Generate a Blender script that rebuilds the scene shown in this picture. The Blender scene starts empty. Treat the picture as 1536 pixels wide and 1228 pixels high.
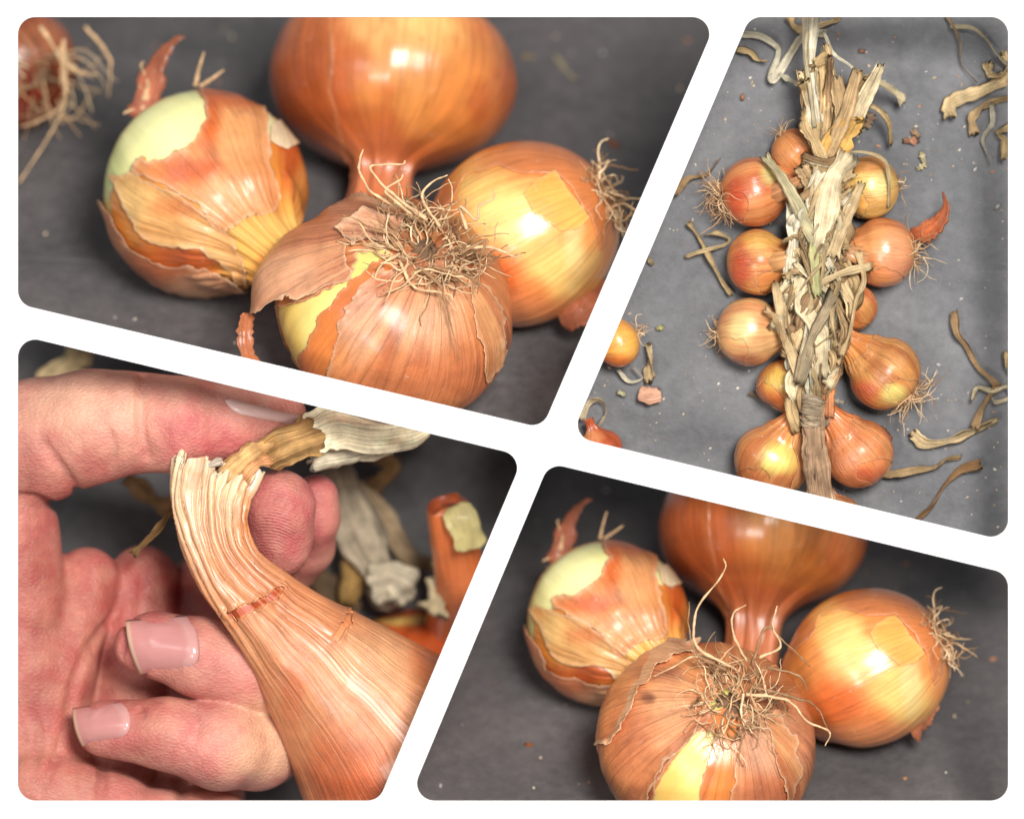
import bpy, math, random
import numpy as np
from mathutils import Vector

# ---------------------------------------------------------------- camera, world, lamps, exposure
S = bpy.context.scene
CD = 120.0                                    # height of the camera over the white board
cam_d = bpy.data.cameras.new('camera'); cam = bpy.data.objects.new('camera', cam_d)
S.collection.objects.link(cam); S.camera = cam
cam.location = (0, 0, CD); cam.rotation_euler = (0, 0, 0)
cam_d.sensor_width = 36; cam_d.lens = 36 * CD / 15.36
cam_d.clip_start = 1; cam_d.clip_end = 400
cam_d.dof.use_dof = True; cam_d.dof.focus_distance = CD + 1.0
cam_d.dof.aperture_fstop = (cam_d.lens / 1000.0) / 2.6
w = bpy.data.worlds.new('World'); S.world = w; w.use_nodes = True
w.node_tree.nodes['Background'].inputs[0].default_value = (0.93, 0.96, 1.0, 1)
w.node_tree.nodes['Background'].inputs[1].default_value = 0.25


def lamp(name, loc, size, power, col):
    l = bpy.data.lights.new(name, 'AREA'); l.shape = 'DISK'; l.size = size; l.energy = power; l.color = col
    o = bpy.data.objects.new(name, l); S.collection.objects.link(o); o.location = loc
    o.rotation_euler = (Vector((0, 0, -3)) - Vector(loc)).to_track_quat('-Z', 'Y').to_euler()


lamp('softbox', (17, 19, 83), 25, 122000, (1, 0.975, 0.94))
lamp('left_fill_light', (-22, 6, 34), 12, 1800, (0.9, 0.95, 1))  # added fill from the left, stands for no window
lamp('low_fill_light', (-20, -22, 84), 16, 24000, (1, .97, .93))  # extra fill from the lower left, added to lift the darker lower right opening
S.view_settings.view_transform = 'Standard'; S.view_settings.look = 'None'
S.view_settings.exposure = 0.0; S.view_settings.gamma = 1.0
S.cycles.max_bounces = 6; S.cycles.use_denoising = True

# ---------------------------------------------------------------- helpers
RNG = np.random.RandomState(5)
random.seed(5)


def W(px, py, z=0.0):
    s = (CD - z) / CD
    return np.array([(px - 768) / 100 * s, (614 - py) / 100 * s, z])


def PX(P):
    s = CD / (CD - P[..., 2])
    return P[..., 0] * s * 100 + 768, 614 - P[..., 1] * s * 100


def lin(r, g, b):
    c = np.array([r, g, b], float) / 255
    return np.where(c <= 0.04045, c / 12.92, ((c + 0.055) / 1.055) ** 2.4)


def C(r, g, b, k=0.92):            # a colour read off a lit surface, taken down to an albedo
    return lin(r, g, b) * k


def _h(ix, iy, iz, seed):
    n = (ix.astype(np.int64) * 374761393 + iy.astype(np.int64) * 668265263 + iz.astype(np.int64) * 2147483647 + seed * 1274126177) & 0xffffffff
    n = ((n ^ (n >> 13)) * 1274126177) & 0xffffffff
    n = ((n ^ (n >> 16)) * 2246822519) & 0xffffffff
    return ((n ^ (n >> 15)) & 0xffffff) / float(0xffffff)


def noise(x, y, z=0.0, seed=0):
    x, y, z = np.broadcast_arrays(np.asarray(x, float), np.asarray(y, float), np.asarray(z, float))
    xi, yi, zi = np.floor(x), np.floor(y), np.floor(z)
    fx, fy, fz = x - xi, y - yi, z - zi
    fx, fy, fz = [f * f * (3 - 2 * f) for f in (fx, fy, fz)]
    r = 0
    for a in (0, 1):
        for b in (0, 1):
            for c in (0, 1):
                r = r + _h(xi + a, yi + b, zi + c, seed) * (fx if a else 1 - fx) * (fy if b else 1 - fy) * (fz if c else 1 - fz)
    return r * 2 - 1


def fbm(x, y, z=0.0, seed=0, n=3):
    r, a = 0, 1.0
    for i in range(n):
        k = 2 ** i
        r = r + a * noise(np.asarray(x) * k, np.asarray(y) * k, np.asarray(z) * k, seed + i); a *= 0.5
    return r


def norm(v):
    v = np.asarray(v, float); return v / (np.linalg.norm(v, axis=-1, keepdims=True) + 1e-12)


def sdpoly(x, y, poly):            # > 0 inside, distance in px
    P = np.array(poly, float); inside = np.zeros(x.shape, bool); d = np.full(x.shape, 1e9)
    for i in range(len(P)):
        a, b = P[i], P[(i + 1) % len(P)]
        e = b - a; wx, wy = x - a[0], y - a[1]
        t = np.clip((wx * e[0] + wy * e[1]) / (e @ e + 1e-9), 0, 1)
        d = np.minimum(d, np.hypot(wx - e[0] * t, wy - e[1] * t))
        c = ((a[1] > y) != (b[1] > y)) & (x < (b[0] - a[0]) * (y - a[1]) / (b[1] - a[1] + 1e-12) + a[0])
        inside ^= c
    return np.where(inside, d, -d)


def crom(pts, n):                  # Catmull-Rom through rows of pts, n samples
    pts = np.asarray(pts, float)
    P = np.vstack([2 * pts[0] - pts[1], pts, 2 * pts[-1] - pts[-2]])
    t = np.linspace(0, len(pts) - 1 - 1e-6, n); i = t.astype(int); f = (t - i)[:, None]
    a, b, c, d = P[i], P[i + 1], P[i + 2], P[i + 3]
    return 0.5 * (2 * b + (c - a) * f + (2 * a - 5 * b + 4 * c - d) * f ** 2 + (3 * b - a - 3 * c + d) * f ** 3)


def tag(o, label=None, cat=None, group=None, kind=None):
    if label: o['label'] = label
    if cat: o['category'] = cat
    if group: o['group'] = group
    if kind: o['kind'] = kind
    return o


def empty(name, loc, label, cat, group=None):
    o = bpy.data.objects.new(name, None); S.collection.objects.link(o); o.location = tuple(loc)
    o.empty_display_size = 0.2
    return tag(o, label, cat, group)


def mesh(name, V, F, mat, parent=None, col=None, mer=None, thick=0, sub=0, smooth=True):
    V = np.asarray(V, float); me = bpy.data.meshes.new(name)
    F = [tuple(f) for f in F] if not isinstance(F, np.ndarray) else F
    if isinstance(F, np.ndarray):
        n, k = F.shape
        me.vertices.add(len(V)); me.loops.add(n * k); me.polygons.add(n)
        me.vertices.foreach_set('co', V.astype(np.float32).ravel())
        me.loops.foreach_set('vertex_index', F.astype(np.int32).ravel())
        me.polygons.foreach_set('loop_start', np.arange(0, n * k, k, dtype=np.int32))
        try: me.polygons.foreach_set('loop_total', np.full(n, k, dtype=np.int32))
        except Exception: pass
        me.update(calc_edges=True); me.validate()
    else:
        me.from_pydata([tuple(v) for v in V], [], F); me.update()
    if col is not None and len(me.vertices) == len(V):
        c = np.ones((len(V), 4), np.float32); c[:, :3] = np.clip(col, 0, 1)
        at = me.color_attributes.new('col', 'FLOAT_COLOR', 'POINT'); at.data.foreach_set('color', c.ravel())
    if mer is not None and len(me.vertices) == len(V):
        at = me.attributes.new('mer', 'FLOAT_VECTOR', 'POINT'); at.data.foreach_set('vector', np.asarray(mer, np.float32).ravel())
    if smooth: me.polygons.foreach_set('use_smooth', np.ones(len(me.polygons), bool))
    me.materials.append(mat)
    o = bpy.data.objects.new(name, me); S.collection.objects.link(o)
    if parent is not None:
        o.parent = parent; o.matrix_parent_inverse = pinv(parent)
    if thick:
        m = o.modifiers.new('thickness', 'SOLIDIFY'); m.thickness = thick; m.offset = 0
    if sub:
        m = o.modifiers.new('smooth', 'SUBSURF'); m.levels = sub; m.render_levels = sub
    return o


def pinv(p):
    from mathutils import Matrix
    return Matrix.Translation(-p.location)


# ---------------------------------------------------------------- materials
def material(name, rough=0.5, spec=0.5, sss=0.0, sssr=(1, .3, .1), streak=0.0, streak_scale=(14, 14, 1.2), mottle=0.0, mottle_scale=3.0,
             bump=0.0, bumpd=0.01, fine=0.0, fine_scale=40, flat=None, specks=0.0, coat=0.0, veins=0.0, vein_scale=(3.2, 3.2, .22)):
    m = bpy.data.materials.new(name); m.use_nodes = True; nt = m.node_tree; N = nt.nodes; L = nt.links
    b = N['Principled BSDF']; b.inputs['Roughness'].default_value = rough; b.inputs['Specular IOR Level'].default_value = spec
    b.inputs['Coat Weight'].default_value = coat; b.inputs['Coat Roughness'].default_value = 0.25
    if sss:
        b.inputs['Subsurface Weight'].default_value = sss; b.inputs['Subsurface Radius'].default_value = sssr; b.inputs['Subsurface Scale'].default_value = 0.18
    if flat is not None:
        c = N.new('ShaderNodeRGB'); c.outputs[0].default_value = (*flat, 1)
    else:
        c = N.new('ShaderNodeVertexColor'); c.layer_name = 'col'
    col = c.outputs[0]
    at = N.new('ShaderNodeAttribute'); at.attribute_name = 'mer'
    tc = N.new('ShaderNodeTexCoord')
    heights = []

    def mult(src, fac, amt, lo):
        mr = N.new('ShaderNodeMapRange'); mr.inputs[1].default_value = 0.3; mr.inputs[2].default_value = 0.7
        mr.inputs[3].default_value = 1 - amt; mr.inputs[4].default_value = 1 + amt * lo
        L.new(fac, mr.inputs[0])
        v = N.new('ShaderNodeVectorMath'); v.operation = 'SCALE'; L.new(src, v.inputs[0]); L.new(mr.outputs[0], v.inputs[3])
        return v.outputs[0]
    if streak or bump:
        mp = N.new('ShaderNodeMapping'); mp.inputs['Scale'].default_value = streak_scale; L.new(at.outputs['Vector'], mp.inputs[0])
        n1 = N.new('ShaderNodeTexNoise'); n1.inputs['Scale'].default_value = 1; n1.inputs['Detail'].default_value = 6; n1.inputs['Roughness'].default_value = .65
        L.new(mp.outputs[0], n1.inputs['Vector'])
        if streak: col = mult(col, n1.outputs['Fac'], streak, 0.7)
        heights.append((n1.outputs['Fac'], bump))
    if veins:          # thin dark fibres from root to neck
        for vs, va, vw in ((vein_scale, veins, .012), (tuple(q * 2.3 for q in vein_scale), veins * .55, .014)):
            mp = N.new('ShaderNodeMapping'); mp.inputs['Scale'].default_value = vs; mp.inputs['Location'].default_value = (vs[0], 2.7, 1.1); L.new(at.outputs['Vector'], mp.inputs[0])
            nv_ = N.new('ShaderNodeTexNoise'); nv_.inputs['Scale'].default_value = 1; nv_.inputs['Detail'].default_value = 1.5; L.new(mp.outputs[0], nv_.inputs['Vector'])
            a1 = N.new('ShaderNodeMath'); a1.operation = 'SUBTRACT'; a1.inputs[1].default_value = .5; L.new(nv_.outputs['Fac'], a1.inputs[0])
            a2 = N.new('ShaderNodeMath'); a2.operation = 'ABSOLUTE'; L.new(a1.outputs[0], a2.inputs[0])
            a3 = N.new('ShaderNodeMapRange'); a3.inputs[1].default_value = 0; a3.inputs[2].default_value = vw; a3.inputs[3].default_value = 1 - va; a3.inputs[4].default_value = 1; L.new(a2.outputs[0], a3.inputs[0])
            v = N.new('ShaderNodeVectorMath'); v.operation = 'SCALE'; L.new(col, v.inputs[0]); L.new(a3.outputs[0], v.inputs[3]); col = v.outputs[0]
            heights.append((a3.outputs[0], .8))
    if mottle:
        n2 = N.new('ShaderNodeTexNoise'); n2.inputs['Scale'].default_value = mottle_scale; n2.inputs['Detail'].default_value = 7; n2.inputs['Roughness'].default_value = .6
        L.new(tc.outputs['Object'], n2.inputs['Vector']); col = mult(col, n2.outputs['Fac'], mottle, 0.8)
    if fine:
        n3 = N.new('ShaderNodeTexNoise'); n3.inputs['Scale'].default_value = fine_scale; n3.inputs['Detail'].default_value = 4
        L.new(tc.outputs['Object'], n3.inputs['Vector']); heights.append((n3.outputs['Fac'], fine))
    if specks:
        vo = N.new('ShaderNodeTexNoise'); vo.inputs['Scale'].default_value = 9; vo.inputs['Detail'].default_value = 5; vo.inputs['Roughness'].default_value = .75
        L.new(tc.outputs['Object'], vo.inputs['Vector'])
        r = N.new('ShaderNodeMapRange'); r.inputs[1].default_value = .62; r.inputs[2].default_value = .72; r.inputs[3].default_value = 0; r.inputs[4].default_value = specks
        L.new(vo.outputs['Fac'], r.inputs[0])
        mx = N.new('ShaderNodeMix'); mx.data_type = 'RGBA'; mx.inputs[7].default_value = (0.62, 0.5, 0.42, 1)
        L.new(r.outputs[0], mx.inputs[0]); L.new(col, mx.inputs[6]); col = mx.outputs[2]
    L.new(col, b.inputs['Base Color'])
    hs = None
    for h, k in heights:
        if not k: continue
        s = N.new('ShaderNodeMath'); s.operation = 'MULTIPLY'; s.inputs[1].default_value = k; L.new(h, s.inputs[0])
        if hs is None: hs = s.outputs[0]
        else:
            a = N.new('ShaderNodeMath'); a.operation = 'ADD'; L.new(hs, a.inputs[0]); L.new(s.outputs[0], a.inputs[1]); hs = a.outputs[0]
    if hs is not None:
        bp = N.new('ShaderNodeBump'); bp.inputs['Distance'].default_value = bumpd; bp.inputs['Strength'].default_value = 1
        L.new(hs, bp.inputs['Height']); L.new(bp.outputs[0], b.inputs['Normal'])
    return m


M = {}
M['skin'] = material('glossy_onion_skin', rough=.27, spec=.5, sss=.15, streak=.2, veins=.22, streak_scale=(16, 16, 1.0), mottle=.16, mottle_scale=1.6, bump=1.0, bumpd=.007, fine=.1, specks=.5, coat=.5)
M['paper'] = material('papery_onion_skin', rough=.4, spec=.45, sss=.12, coat=.35, streak=.2, veins=.26, streak_scale=(20, 20, 1.3), mottle=.2, mottle_scale=3, bump=1.4, bumpd=.02, fine=.35, fine_scale=25, specks=.35)
M['big'] = material('smooth_copper_skin', rough=.4, spec=.4, sss=.2, streak=.04, streak_scale=(9, 9, .8), veins=.10, vein_scale=(2.2, 2.2, .12), mottle=.12, mottle_scale=1.4, bump=1, bumpd=.006, fine=.1, specks=.35)
M['flesh'] = material('onion_flesh', rough=.28, spec=.5, sss=.5, sssr=(1, .9, .4), streak=.06, streak_scale=(9, 9, .6), bump=.5, bumpd=.02)
M['root'] = material('dry_root', rough=.8, spec=.15, mottle=.35, mottle_scale=6, fine=1.0, fine_scale=30, bumpd=.02)
M['straw'] = material('dry_leaf', rough=.58, spec=.3, sss=.1, streak=.5, streak_scale=(9, 9, .7), mottle=.3, mottle_scale=5, bump=1.5, bumpd=.03, fine=.4, fine_scale=30)
M['hand'] = material('hand_skin', rough=.5, spec=.32, sss=.5, sssr=(1, .35, .2), mottle=.10, mottle_scale=2.2, fine=1.0, fine_scale=34, bumpd=.007)
M['nail'] = material('fingernail', rough=.22, spec=.5, sss=.3, sssr=(1, .5, .4), streak=.04, streak_scale=(8, 8, .5))
M['board'] = material('white_board', rough=.7, spec=.2, flat=(.9, .9, .9))


def slate(name, base, warm):
    m = bpy.data.materials.new(name); m.use_nodes = True; nt = m.node_tree; N = nt.nodes; L = nt.links; b = N['Principled BSDF']
    tc = N.new('ShaderNodeTexCoord')
    n1 = N.new('ShaderNodeTexNoise'); n1.inputs['Scale'].default_value = .45; n1.inputs['Detail'].default_value = 9; n1.inputs['Roughness'].default_value = .62; n1.inputs['Distortion'].default_value = .4
    n2 = N.new('ShaderNodeTexNoise'); n2.inputs['Scale'].default_value = 5; n2.inputs['Detail'].default_value = 8; n2.inputs['Roughness'].default_value = .7
    L.new(tc.outputs['Object'], n1.inputs[0]); L.new(tc.outputs['Object'], n2.inputs[0])
    r = N.new('ShaderNodeValToRGB'); r.color_ramp.elements[0].position = .3; r.color_ramp.elements[0].color = (*[c * .66 for c in base], 1)
    r.color_ramp.elements[1].position = .72; r.color_ramp.elements[1].color = (*warm, 1)
    L.new(n1.outputs['Fac'], r.inputs[0])
    mr = N.new('ShaderNodeMapRange'); mr.inputs[1].default_value = .3; mr.inputs[2].default_value = .75; mr.inputs[3].default_value = .8; mr.inputs[4].default_value = 1.28
    L.new(n2.outputs['Fac'], mr.inputs[0])
    v = N.new('ShaderNodeVectorMath'); v.operation = 'SCALE'; L.new(r.outputs[0], v.inputs[0]); L.new(mr.outputs[0], v.inputs[3])
    # pale worn scratches
    mp = N.new('ShaderNodeMapping'); mp.inputs['Rotation'].default_value = (0, 0, .5); mp.inputs['Scale'].default_value = (.35, 5, 1); L.new(tc.outputs['Object'], mp.inputs[0])
    n3 = N.new('ShaderNodeTexNoise'); n3.inputs['Scale'].default_value = 1.1; n3.inputs['Detail'].default_value = 5; n3.inputs['Distortion'].default_value = 1.5; L.new(mp.outputs[0], n3.inputs[0])
    m3 = N.new('ShaderNodeMapRange'); m3.inputs[1].default_value = .66; m3.inputs[2].default_value = .8; m3.inputs[4].default_value = .3; L.new(n3.outputs['Fac'], m3.inputs[0])
    mx = N.new('ShaderNodeMix'); mx.data_type = 'RGBA'; mx.inputs[7].default_value = (.22, .22, .23, 1); L.new(m3.outputs[0], mx.inputs[0]); L.new(v.outputs[0], mx.inputs[6])
    L.new(mx.outputs[2], b.inputs['Base Color'])
    b.inputs['Roughness'].default_value = .5; b.inputs['Specular IOR Level'].default_value = .35
    ad = N.new('ShaderNodeMath'); ad.operation = 'ADD'; L.new(n1.outputs['Fac'], ad.inputs[0]); L.new(n2.outputs['Fac'], ad.inputs[1])
    bp = N.new('ShaderNodeBump'); bp.inputs['Distance'].default_value = .05; bp.inputs['Strength'].default_value = .5; L.new(ad.outputs[0], bp.inputs['Height']); L.new(bp.outputs[0], b.inputs['Normal'])
    return m


M['slate'] = slate('dark_slate', (.088, .086, .086), (.125, .112, .112))
M['slate_c'] = slate('brightened_slate', (.13, .128, .13), (.17, .16, .16))  # same slate with a lighter colour, making up for the shade behind the hand
M['slate_b'] = slate('grey_slate', (.098, .100, .108), (.140, .139, .144))


# ---------------------------------------------------------------- setting: white board with four openings, slate floors
def rounded(poly, r, n=10):
    P = np.array(poly, float); out = []
    for i in range(len(P)):
        a, b, c = P[i - 1], P[i], P[(i + 1) % len(P)]
        u, v = norm(a - b), norm(c - b)
        ang = math.acos(float(u @ v)); t = r / math.tan(ang / 2)
        p, q = b + u * t, b + v * t
        ctr = b + norm(u + v) * (r / math.sin(ang / 2))
        a0 = math.atan2(*(p - ctr)[::-1]); a1 = math.atan2(*(q - ctr)[::-1])
        da = (a1 - a0 + math.pi) % (2 * math.pi) - math.pi
        for k in range(n + 1):
            an = a0 + da * k / n; out.append(ctr + r * np.array([math.cos(an), math.sin(an)]))
    return out


PANELS = [
    [(26, 25), (1079, 25), (814, 643), (26, 457)],
    [(1124, 25), (1513, 25), (1513, 813), (855, 655)],
    [(26, 501), (787, 683), (569, 1201), (26, 1201)],
    [(823, 693), (1513, 859), (1513, 1201), (611, 1201)]]
cu = bpy.data.curves.new('white_board', 'CURVE'); cu.dimensions = '2D'; cu.fill_mode = 'BOTH'; cu.extrude = 0.07; cu.bevel_depth = .008


def spl(pts):
    s = cu.splines.new('POLY'); s.points.add(len(pts) - 1); s.use_cyclic_u = True
    for i, p in enumerate(pts):
        q = W(p[0], p[1], 0); s.points[i].co = (q[0], q[1], 0, 1)


spl([(-7, -7), (1543, -7), (1543, 1235), (-7, 1235)])
for p in PANELS: spl(rounded(p, 27))
tmp = bpy.data.objects.new('tmp', cu); S.collection.objects.link(tmp)
bpy.context.view_layer.update()
me = bpy.data.meshes.new_from_object(tmp.evaluated_get(bpy.context.evaluated_depsgraph_get()))
bpy.data.objects.remove(tmp)
me.materials.clear(); me.materials.append(M['board']); me.name = 'white_board'
board = bpy.data.objects.new('white_board', me); S.collection.objects.link(board)
tag(board, 'white board with four slanted rounded openings over the slate tops', kind='structure')


def slate_floor(poly, zf, mat, label):
    # zf(x, y): height of the slate top; a slab with real thickness cut to the opening above it
    pts = [(p[0], p[1]) for p in poly]
    V = []
    for dz in (0, -.2):
        for p in pts:
            z = -4.0
            for _ in range(20): q = W(p[0], p[1], z); z = zf(q[0], q[1])
            V.append([q[0], q[1], z + dz])
    n = len(pts); F = [list(range(n))[::-1], [n + i for i in range(n)]] + [[i, (i + 1) % n, n + (i + 1) % n, n + i] for i in range(n)]
    o = mesh('slate_surface', V, F, mat, smooth=False)
    return tag(o, label, kind='structure')


TA = 50
tanA = math.tan(math.radians(TA))
nT = np.array([0, math.sin(math.radians(TA)), math.cos(math.radians(TA))])
yA = W(592, 465 + 119, -3)[1]
zA = lambda x, y: -3.05 - (y - yA) * tanA
yD = W(1075, 1100 + 100, -2.7)[1]
zD = lambda x, y: -2.75 - (y - yD) * tanA
zB = lambda x, y: -2.2
zC = lambda x, y: -7.5 - (y + 2) * .35
slate_floor([(-40, -60), (1137, -60), (838, 668), (-40, 463)], zA, M['slate'], 'dark slate top under the four large onions, upper left')
slate_floor([(1137, -60), (1580, -60), (1580, 830), (845, 656)], zB, M['slate_b'], 'grey slate top under the onion braid')
slate_floor([(-40, 466), (814, 670), (553, 1290), (-40, 1290)], zC, M['slate_c'], 'dark slate top far behind the hand')
slate_floor([(814, 682), (1580, 856), (1580, 1290), (553, 1290)], zD, M['slate'], 'dark slate top under the four large onions, lower right')


# ---------------------------------------------------------------- onion geometry
PROFILE = [(-1.0, 0.0), (-.985, .16), (-.93, .38), (-.78, .64), (-.5, .87), (-.15, .985), (.15, .99), (.45, .9), (.7, .72), (.88, .52), (1.02, .36), (1.16, .27), (1.32, .22), (1.5, .20), (1.68, .215)]


FULL = [(-1.0, 0.0), (-.985, .18), (-.93, .40), (-.78, .66), (-.5, .885), (-.15, .985), (.15, .995), (.45, .92), (.68, .78), (.84, .62), (.94, .49), (1.03, .39), (1.13, .33), (1.3, .30), (1.55, .31), (1.8, .34)]


class Onion:
    def __init__(s, name, c, axis, R, p, label, group=None, seed=1, necklen=1.0, neckr=1.0, bend=(0, 0, 0), nu=200, nv=150, rough=1.0, cat='onion', sq=None, full=False):
        s.c = np.array(c, float); s.a = norm(axis); s.R = R; s.p = p; s.seed = seed; s.bend = np.array(bend, float)
        t = np.array([0, 0, 1.]) if abs(s.a[2]) < .9 else np.array([1., 0, 0])
        s.e1 = norm(np.cross(t, s.a)); s.e2 = np.cross(s.a, s.e1)
        s.prof = [(h if h < .88 else .88 + (h - .88) * necklen, r if h < .7 else r * (1 + (neckr - 1) * min(1, (h - .7) / .4))) for h, r in (FULL if full else PROFILE)]
        s.nu, s.nv, s.rough = nu, nv, rough
        s.sq = sq
        s.root = empty(name, s.c, label, cat, group)
        s.grid()

    def surf(s, off=0.0):
        pr = crom(s.prof, s.nv); h = pr[:, 0][:, None]; r = np.maximum(pr[:, 1], 0)[:, None]
        u = np.linspace(0, 2 * math.pi, s.nu, endpoint=False)[None, :]
        cu_, su = np.cos(u), np.sin(u); k = s.rough
        lump = .03 * k * noise(cu_ * 1.1, su * 1.1, h * 1.1, s.seed) * np.clip(1.2 - abs(h), 0.2, 1)
        neck = np.clip((h - .75) / .35, 0, 1)
        rid = (.006 * k + .17 * neck) * fbm(cu_ * 4.5, su * 4.5, h * .5, s.seed + 3) + .0035 * k * noise(cu_ * 16, su * 16, h * .6, s.seed + 9)
        rr = s.R * r * (1 + lump + rid)
        P = s.c + s.a * (h * s.p)[..., None] + s.e1 * (rr * cu_)[..., None] + s.e2 * (rr * su)[..., None]
        P = P + s.bend * (np.clip(h - .7, 0, 9) ** 1.6)[..., None]
        if s.sq is not None:       # squash along a direction
            d = norm(s.sq[:3]); q = P - s.c; P = P + d * ((q @ d) * (s.sq[3] - 1))[..., None]
        return P, np.broadcast_to(u, rr.shape), np.broadcast_to(h, rr.shape)

    def grid(s):
        P, s.u, s.h = s.surf(); s.P = P
        du = np.roll(P, -1, 1) - np.roll(P, 1, 1); dv = np.gradient(P, axis=0)
        n = norm(np.cross(du, dv)); s.N = n
        if ((n * (P - s.c)).sum(-1)).mean() < 0: s.N = -n
        s.N[0] = -s.a
        s.px, s.py = PX(P)
        s.mer = np.stack([np.cos(s.u), np.sin(s.u), s.h], -1)
        i, j = np.meshgrid(np.arange(s.nv - 1), np.arange(s.nu), indexing='ij')
        j2 = (j + 1) % s.nu
        s.F = np.stack([i * s.nu + j, i * s.nu + j2, (i + 1) * s.nu + j2, (i + 1) * s.nu + j], -1).reshape(-1, 4)

    def colour(s, base, ops, streak=None, st=.5):
        c = np.empty(s.P.shape); c[:] = base
        n1 = fbm(np.cos(s.u) * 2.6, np.sin(s.u) * 2.6, s.h * .55, s.seed + 20)
        n2 = fbm(np.cos(s.u) * 8, np.sin(s.u) * 8, s.h * .6, s.seed + 25)
        if streak is not None:
            f = np.clip(.5 + n1 * .75 + n2 * .6, 0, 1) * st; c = c * (1 - f[..., None]) + np.array(streak) * f[..., None]
        wob = fbm(s.px / 45, s.py / 45, 0, s.seed + 40) + .5 * n2
        for op in ops:
            if op[0] == 'b':       # soft blob: x, y, rx, ry, colour, strength
                _, x, y, rx, ry, cc, k = op
                d = np.hypot((s.px - x) / rx, (s.py - y) / ry) + wob * .22
                f = np.clip(1.35 - d, 0, 1); f = f * f * (3 - 2 * f) * k
            elif op[0] == 'h':     # band along the axis: h0, h1, colour, strength
                _, h0, h1, cc, k = op
                f = np.clip((s.h + wob * .08 - h0) / (h1 - h0), 0, 1) * k
            elif op[0] == 'p':     # polygon, softness
                _, poly, soft, cc, k = op
                f = np.clip(.5 + (sdpoly(s.px, s.py, poly) + wob * 5) / soft, 0, 1) * k
            c = c * (1 - f[..., None]) + np.array(cc) * f[..., None]
        return c

    def body(s, name, mat, col, off=0.0):
        V = s.P + s.N * off
        return mesh(name, V.reshape(-1, 3), s.F, M[mat], s.root, col.reshape(-1, 3), s.mer.reshape(-1, 3))

    def shell(s, name, mat, col, off, keep=None, cut=(), lift=.05, fall=12, jag=4, thick=.006, back=True, curl=None, hmax=9, label=None, hmin=-9, jf=9.):
        front = s.N[..., 2] > -.12
        x, y = s.px, s.py
        off, lift = off * .62, lift * .6
        j = jag * (.9 * noise(x / (jf * 3.1), y / (jf * 3.1), 0, s.seed + 62) + .5 * noise(x / jf, y / jf, 0, s.seed + 60) + .3 * np.abs(noise(x / 4, y / 4, 0, s.seed + 63)) + .22 * noise(x / 1.8, y / 1.8, 0, s.seed + 61))
        sd = np.full(x.shape, 60.0)
        if keep is not None: sd = np.minimum(sd, np.where(front, sdpoly(x, y, keep) + j, -50))
        for c in cut: sd = np.minimum(sd, np.where(front, -sdpoly(x, y, c) + j, 60 if back else -50))
        sd = np.minimum(sd, (hmax - s.h) * 100 * s.p * .8 + j); sd = np.minimum(sd, (s.h - hmin) * 100 * s.p * .8 + j)
        O = off + lift * np.exp(-np.clip(sd, 0, 99) / fall) * (1 + .6 * noise(x / 18, y / 18, 0, s.seed + 70)) + off * .35 * noise(x / 30, y / 30, 0, s.seed + 71)
        if curl is not None: O = O + curl(x, y, s)
        ed = (np.exp(-np.clip(sd, 0, 99) / (2.2 if s.R > .8 else 1.0)) * (.2 if mat == 'skin' else .5) * (1 if s.R > .8 else .4))[..., None]; col = col * (1 - ed) + C(246, 214, 176) * ed
        V = s.P + s.N * O[..., None]
        pos = sd > 0
        # pull outside neighbours on to the torn edge
        Vn = V.copy(); best = np.full(sd.shape, -1e9); tgt = V.copy()
        for di, dj in ((0, 1), (0, -1), (1, 0), (-1, 0), (1, 1), (1, -1), (-1, 1), (-1, -1)):
            sdn = np.roll(sd, (-di, -dj), (0, 1)); Vnb = np.roll(V, (-di, -dj), (0, 1))
            if di == 1: sdn[-1] = -1e9
            if di == -1: sdn[0] = -1e9
            ok = (~pos) & (sdn > 0) & (sdn > best)
            t = np.clip(-sd / (sdn - sd + 1e-9), 0, .97)[..., None]
            tgt = np.where(ok[..., None], V + (Vnb - V) * t, tgt); best = np.where(ok, sdn, best)
        touched = best > -1e8
        Vn = np.where(touched[..., None], tgt, V)
        fl = s.F; a = (pos | touched).ravel()[fl].all(1) & pos.ravel()[fl].any(1)
        fl = fl[a]
        if len(fl) == 0: return None
        used, inv = np.unique(fl.ravel(), return_inverse=True)
        o = mesh(name, Vn.reshape(-1, 3)[used], inv.reshape(-1, 4), M[mat], s.root, col.reshape(-1, 3)[used], s.mer.reshape(-1, 3)[used], thick=thick)
        if label: o['label'] = label
        return o


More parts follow.
